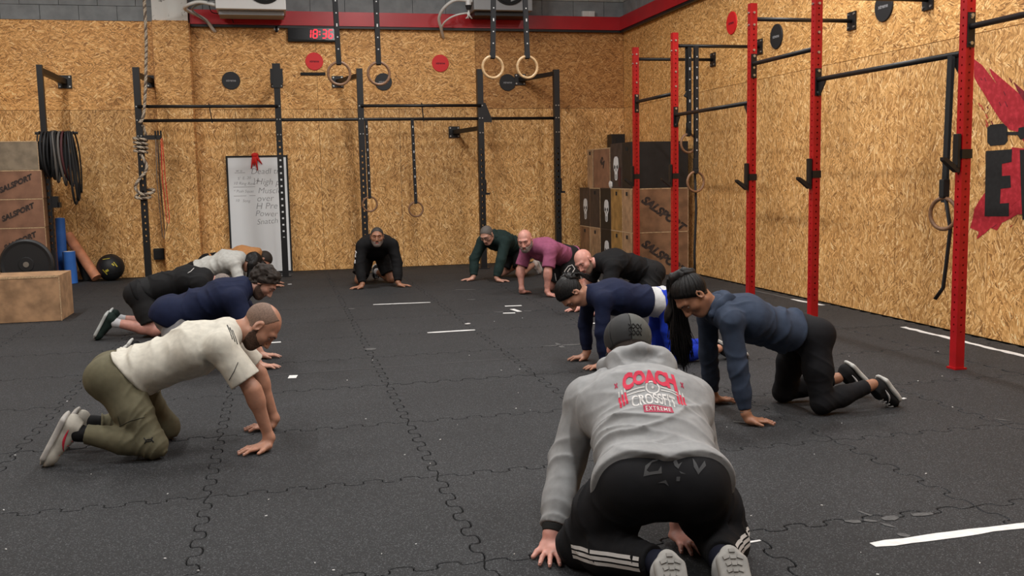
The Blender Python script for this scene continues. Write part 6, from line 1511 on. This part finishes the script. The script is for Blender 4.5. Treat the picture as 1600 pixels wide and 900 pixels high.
# finger nails of the near hands
for (tt, JJ, sds, sc) in ((t12, J12, 'LR', 1.0), (m1[0], m1[1], 'RL', 1.0), (m11[0], m11[1], 'LR', .92)):
    for sd in sds: sdf_obj('finger_nails', nails(JJ['wr'+sd], JJ['hd'+sd], JJ['th'+sd], JJ.get('sp'+sd, 1.0), sc), .0018, NAIL, tt)
w_, e_ = J12['wrL'], J12['elL']; dn = unit(w_-e_)
sdf_obj('wrist_band', [cone(lerp(e_, w_, .90), w_-dn*.004, .044, .036, .01, cut=[(w_-dn*.004, dn), (lerp(e_, w_, .90), -dn)])], .003, M_['black_matte'], t12)
for sd in 'LR':   # tread blocks on the upturned soles
    heel, toe, an = J12['he'+sd], J12['to'+sd], J12['an'+sd]; d = unit(toe-heel); n = unit((an-heel)-d*((an-heel) @ d)); l_ = np.cross(d, n); L_ = np.linalg.norm(toe-heel)
    bm = B()
    for i in range(10):
        for j in (-1, 0, 1):
            x = .018+(L_-.045)*i/9; wv = .030 if .2 < i/9 < .5 else .037
            if i in (0, 9) and j: continue
            c_ = heel+d*x+l_*j*wv*.62-n*.0095; M = Matrix(((*l_, 0), (*d, 0), (*n, 0), (0, 0, 0, 1))).transposed(); M.translation = Vector(c_)
            bx(bm, (0, 0, 0), (wv*.52, .011, .006), Matrix.Rotation(.35*j, 4, 'Z')); bmesh.ops.transform(bm, matrix=M, verts=bm.verts[-8:])
    obj('tread', bm, cloth('sole_greige', (.34, .33, .31)), t12)['kind'] = 'stuff'
# stripes along the shins
for sd, q in (('L', -1), ('R', 1)):
    kn, an = J12['kn'+sd], J12['an'+sd]; ax = unit(an-kn); side = unit(npv((0, -1, .12))-ax*(npv((0, -1, .12)) @ ax))
    if sd == 'R': side = unit(lt-ax*(lt @ ax)+npv((0, 0, .3)))
    for j in range(3):
        for_pts = []
        tree = tb; up = np.cross(ax, side); up = up if up[2] > 0 else -up
        bm = B(); n = 14; va = []; vb = []
        for i in range(n+1):
            pc = lerp(kn, an, .12+.76*i/n)
            for lst, o_ in ((va, .018*(j-1)+.006), (vb, .018*(j-1)-.006)):
                P = Vector(pc+up*o_+side*.15); l, nn, _, _ = tree.ray_cast(P, Vector(-side)); l = l if l is not None else P-Vector(side)*.08
                lst.append(bm.verts.new(l+Vector(side)*.0015))
        for i in range(n): bm.faces.new((va[i], va[i+1], vb[i+1], vb[i]))
        obj('side_stripe', bm, P_WHITE, t12)

# ---- hair of the women
def strands(name, roots, m, par, r=.004, n=10, seg=4):
    bm = B()
    for P in roots:
        P = [npv(p) for p in P]; Q = []
        for i in range(n+1):
            tt = i/n*(len(P)-1); k = min(len(P)-2, int(tt)); f_ = tt-k
            p0, p1, p2, p3 = P[max(0, k-1)], P[k], P[k+1], P[min(len(P)-1, k+2)]
            Q.append(tuple(.5*((2*p1)+(-p0+p2)*f_+(2*p0-5*p1+4*p2-p3)*f_*f_+(-p0+3*p1-3*p2+p3)*f_**3)))
        tube(bm, Q, [r*(1-.75*(i/n)**2) for i in range(n+1)], seg)
    return obj(name, bm, m, par, True)
rs = np.random.RandomState(3)
t11, J11, K11 = m11; H = K11['P']; cr = H(0, -.075, .085)
R11 = K11['R']; Fw = npv((-1, 0, 0)); Sd = npv((0, 1, 0))
sdf_obj('hair_knot', [ell(H(.0, -.085, .095), R11, (.034, .036, .034), .02), ell(H(.0, -.10, .06), R11, (.03, .03, .03), .02)], .004, HAIR['black'], t11, disp=lambda P: .004*wn(P, 20, 3))
k0 = H(0, -.07, .110); 
core = [cone(k0, H(.030, -.04, .118), .026, .028, .03), cone(H(.030, -.04, .118), H(.082, .028, .050), .028, .032, .04), cone(H(.082, .028, .050), H(.082, .028, .050)+npv((.005, .02, -.10)), .032, .036, .05, Fw, 1.1),
        cone(H(.082, .028, .050)+npv((.005, .02, -.10)), H(.082, .028, .050)+npv((.015, .03, -.22)), .036, .030, .05, Fw, 1.25)]
sdf_obj('ponytail_core', core, .005, HAIR['black'], t11, disp=lambda P: .010*wn(P*npv((1, 1, .22)), 13, 3)+.005*wn(P*npv((1, 1, .3)), 30, 6))
RT = []
b0 = H(.082, .028, .050)
for i in range(420):
    a = rs.uniform(-.050, .052); b = rs.uniform(-.045, .045); l_ = rs.uniform(.30, .44)*(1-.25*abs(a)/.06); x = .02+.05*(rs.rand())
    s0 = b0+Fw*a*.7+Sd*b*.8; 
    RT.append([H(.0+b*.3, -.08, .105+a*.2), H(.030+b*.5, -.04+a*.4, .135+b*.3), s0+npv((0, 0, .028-abs(a)*.3)), s0+npv((.012, 0, -.08)), s0+npv((.012+x*.3, 0, -.2))+Fw*a*.3, s0+npv((.018+x*.5+rs.uniform(-.018, .018), rs.uniform(-.02, .02), -l_))+Fw*a*.4])
strands('ponytail', RT, HAIR['black'], t11, .0046)
# pulled-back strands over the scalp of the three women
def scalp(K, par, knot, n, r, up=.0):
    H = K['P']; kd = unit(npv(knot)-npv((0, -.012, .028))); RT = []
    for i in range(n):
        a = rs.uniform(0, 2*PI); t1_ = unit(np.cross(kd, (1, .2, .1))); t2_ = np.cross(kd, t1_)
        best = None
        for th in np.linspace(.3, 2.4, 30):
            d = kd*math.cos(th)+(t1_*math.cos(a)+t2_*math.sin(a))*math.sin(th); p = npv((0, -.012, .028))+d*npv((.083, .103, .095))
            if p[1] > .013+.70*p[2]-.003 or p[2] < -.062+max(0, p[1]+.05)*1.1: break
            best = th
        if best is None: continue
        P = []
        for k in range(5):
            th = best*(1-k/4); d = kd*math.cos(th)+(t1_*math.cos(a)+t2_*math.sin(a))*math.sin(th); P.append(H(*(npv((0, -.012, .028))+d*npv((.0835, .1035, .0955)))))
        RT.append(P)
    strands('hair_strands', RT, HAIR['black'], par, r, 9)
scalp(m11[2], m11[0], (0, -.085, .095), 330, .0030)
scalp(m10[2], m10[0], (-.01, -.105, .02), 260, .0034)
# far side lock in front of the chest
RT = []
for i in range(60):
    a = rs.uniform(-.05, .05); s0 = H(.092, .02+a, .02); RT.append([H(.075, -.03+a*.5, .08), s0, s0+npv((.02, .01, -.1)), s0+npv((.03+rs.uniform(-.02, .02), .01, -rs.uniform(.16, .27)))])
strands('loose_lock', RT, HAIR['black'], t11, .0055)
# hood of the slate jacket
nk = J11['neck']; F_ = unit((J11['head']-nk)*npv((1, 1, 0))); lt11 = K11['lat']
hp = [nk+F_*.05-lt11*.075-Z_*.02, nk-F_*.0-lt11*.085+Z_*.03, nk-F_*.045-lt11*.06+Z_*.055, nk-F_*.06+Z_*.065, nk-F_*.045+lt11*.06+Z_*.055, nk-F_*.0+lt11*.085+Z_*.03, nk+F_*.05+lt11*.075-Z_*.02]
HPm = [cone(hp[i], hp[i+1], .024, .024, .04) for i in range(6)]+[ell(nk-F_*.10+Z_*.02, np.array([lt11, unit(-F_-Z_*.25), unit(Z_-F_*.25)]), (.085, .075, .035), .05)]
sdf_obj('hood', HPm, .005, CM['slate_blue'], t11, [(nk-F_*.06, lt11+F_*.8, .05, .008, .12, 2)])
w_, e_ = J11['wrL'], J11['elL']; dn = unit(w_-e_)
sdf_obj('bracelet', [cone(lerp(e_, w_, .93), w_, .031, .029, .004, cut=[(lerp(e_, w_, .975), dn), (lerp(e_, w_, .945), -dn)])], .0025, M_['band_g'], t11)
# bun of the woman in blue leggings
t10, J10, K10 = m10; H = K10['P']
sdf_obj('hair_bun', [ell(H(-.01, -.105, .02), K10['R'], (.042, .036, .045), .02), ell(H(.02, -.10, .055), K10['R'], (.03, .03, .03), .02)], .005, HAIR['black'], t10, disp=lambda P: .007*wn(P, 16, 3)+.003*wn(P, 34, 5))
RT = [[H(rs.uniform(-.05, .05), -.10, rs.uniform(-.03, .05)), H(rs.uniform(-.05, .05), -.14, rs.uniform(-.07, .06)), H(rs.uniform(-.06, .06), -.12+rs.uniform(-.02, .02), -.10+rs.uniform(-.03, .05))] for i in range(26)]
strands('loose_hair', RT, HAIR['black'], t10, .004, 7)
# long hair of the woman in pale grey
t4, J4, K4 = m4; H = K4['P']; h0 = H(0, 0, .06)
sdf_obj('long_hair', [cone(H(.03, -.05, .06), H(.075, .03, .0), .06, .055, .04), cone(H(.075, .03, .0), H(.075, .03, 0)+npv((-.04, -.02, -.20)), .045, .035, .03), cone(H(-.02, -.02, .09), H(0, .07, .10), .05, .05, .04), cone(H(0, .07, .10), H(0, .08, .09)+npv((.01, 0, -.16)), .05, .03, .03)], .007, HAIR['black'], t4,
        disp=lambda P: .012*wn(P*npv((1, 1, .3)), 10, 3))
# hood and glasses of the man in green
t7, J7, K7 = m7; H = K7['P']; nk = J7['neck']; F_ = unit((J7['head']-nk)*npv((1, 1, 0))); l7 = K7['lat']
sdf_obj('hood', [cone(nk-l7*.09+F_*.02+Z_*.02, nk-F_*.05+Z_*.07, .034, .042, .04), cone(nk+l7*.09+F_*.02+Z_*.02, nk-F_*.05+Z_*.07, .034, .042, .04), ell(nk-F_*.12+Z_*.045, np.array([l7, F_, Z_]), (.10, .09, .045), .05)], .007, CM['dark_green'], t7, [(nk-F_*.05, F_+l7, .06, .012, .15, 4)])
bm = B()
for q in (-1, 1):
    tube(bm, [tuple(H(q*.033+.024*math.cos(a), .100-.004*abs(math.cos(a)), .008+.017*math.sin(a))) for a in [k*2*PI/16 for k in range(16)]], .0026, 5, True)
    tube(bm, [tuple(H(q*.057, .095, .012)), tuple(H(q*.080, .05, .012)), tuple(H(q*.082, .0, .008))], .0022, 5)
tube(bm, [tuple(H(-.009, .101, .012)), tuple(H(.009, .101, .012))], .002, 5); obj('glasses', bm, M_['black_matte'], t7)
# three dark stripes on the cream shoulder, small mark on the olive knee, sleeve seam
t1, J1, K1 = m1; tr1 = bvh(K1['shirt']); tb1 = bvh(K1['bottom'])
def line_px(name, tree, pts, w_, m, par, sub=5):
    Q = []
    for (a, b) in zip(pts[:-1], pts[1:]):
        for k in range(sub): Q.append((a[0]+(b[0]-a[0])*k/sub, a[1]+(b[1]-a[1])*k/sub))
    Q.append(pts[-1]); H_ = [hit_px(tree, *q) for q in Q]; H_ = [h for h in H_ if h[0] is not None]
    if len(H_) < 2: return
    bm = B(); tube(bm, [h[0]+h[1]*.0004 for h in H_], w_, 6, flat=1); obj(name, bm, m, par)
for k in range(3): line_px('shoulder_stripe', tr1, [(355+4*k, 508+4*k), (359+4*k, 518+4*k), (363+4*k, 530+4*k)], .0028, M_['black_matte'], t1, 2)
line_px('sleeve_seam', tr1, [(372, 566), (366, 580), (358, 594)], .0018, M_['black_matte'], t1)
for pts in ([(225, 687), (231, 684), (233, 688), (227, 691)], ): pass
for pts in ([(225, 684), (229, 690), (236, 689), (238, 683)], [(226, 693), (229, 687), (236, 686), (240, 691)]): line_px('knee_mark', tb1, pts, .0028, M_['black_matte'], t1, 3)
line_px('cargo_seam', tb1, [(187, 666), (205, 657), (226, 652)], .0022, mat('olive_dark', (.04, .037, .022), .9), t1)
line_px('cargo_seam', tb1, [(184, 650), (188, 666)], .0018, bpy.data.materials['olive_dark'], t1)
# white emblem on the sleeve of the man at the back
tr6 = bvh(m6[2]['shirt'])
for pts in ([(555, 391), (557, 395), (554, 398), (556, 402)], [(555, 406), (554.5, 412)]): line_px('sleeve_emblem', tr6, pts, .008, P_WHITE, m6[0], 3)
tr8 = bvh(m8[2]['bottom'])
for pts in ([(885, 432), (882, 424), (888, 416), (894, 414), (898, 420), (893, 428)], [(889, 430), (887, 424), (891, 419)], [(859, 428), (861, 440)], [(867, 427), (869, 439)]): line_px('shorts_print', tr8, pts, .006, P_WHITE, m8[0], 3)
sh8 = bvh(m8[2]['shirt']); line_px('chest_print', sh8, [(828, 405), (831, 402), (833, 406)], .006, P_WHITE, m8[0], 2)
tr3 = bvh(m3[2]['shirt']); line_px('back_piping', tr3, [(293, 427), (298, 424), (303, 419)], .003, P_WHITE, m3[0], 3)
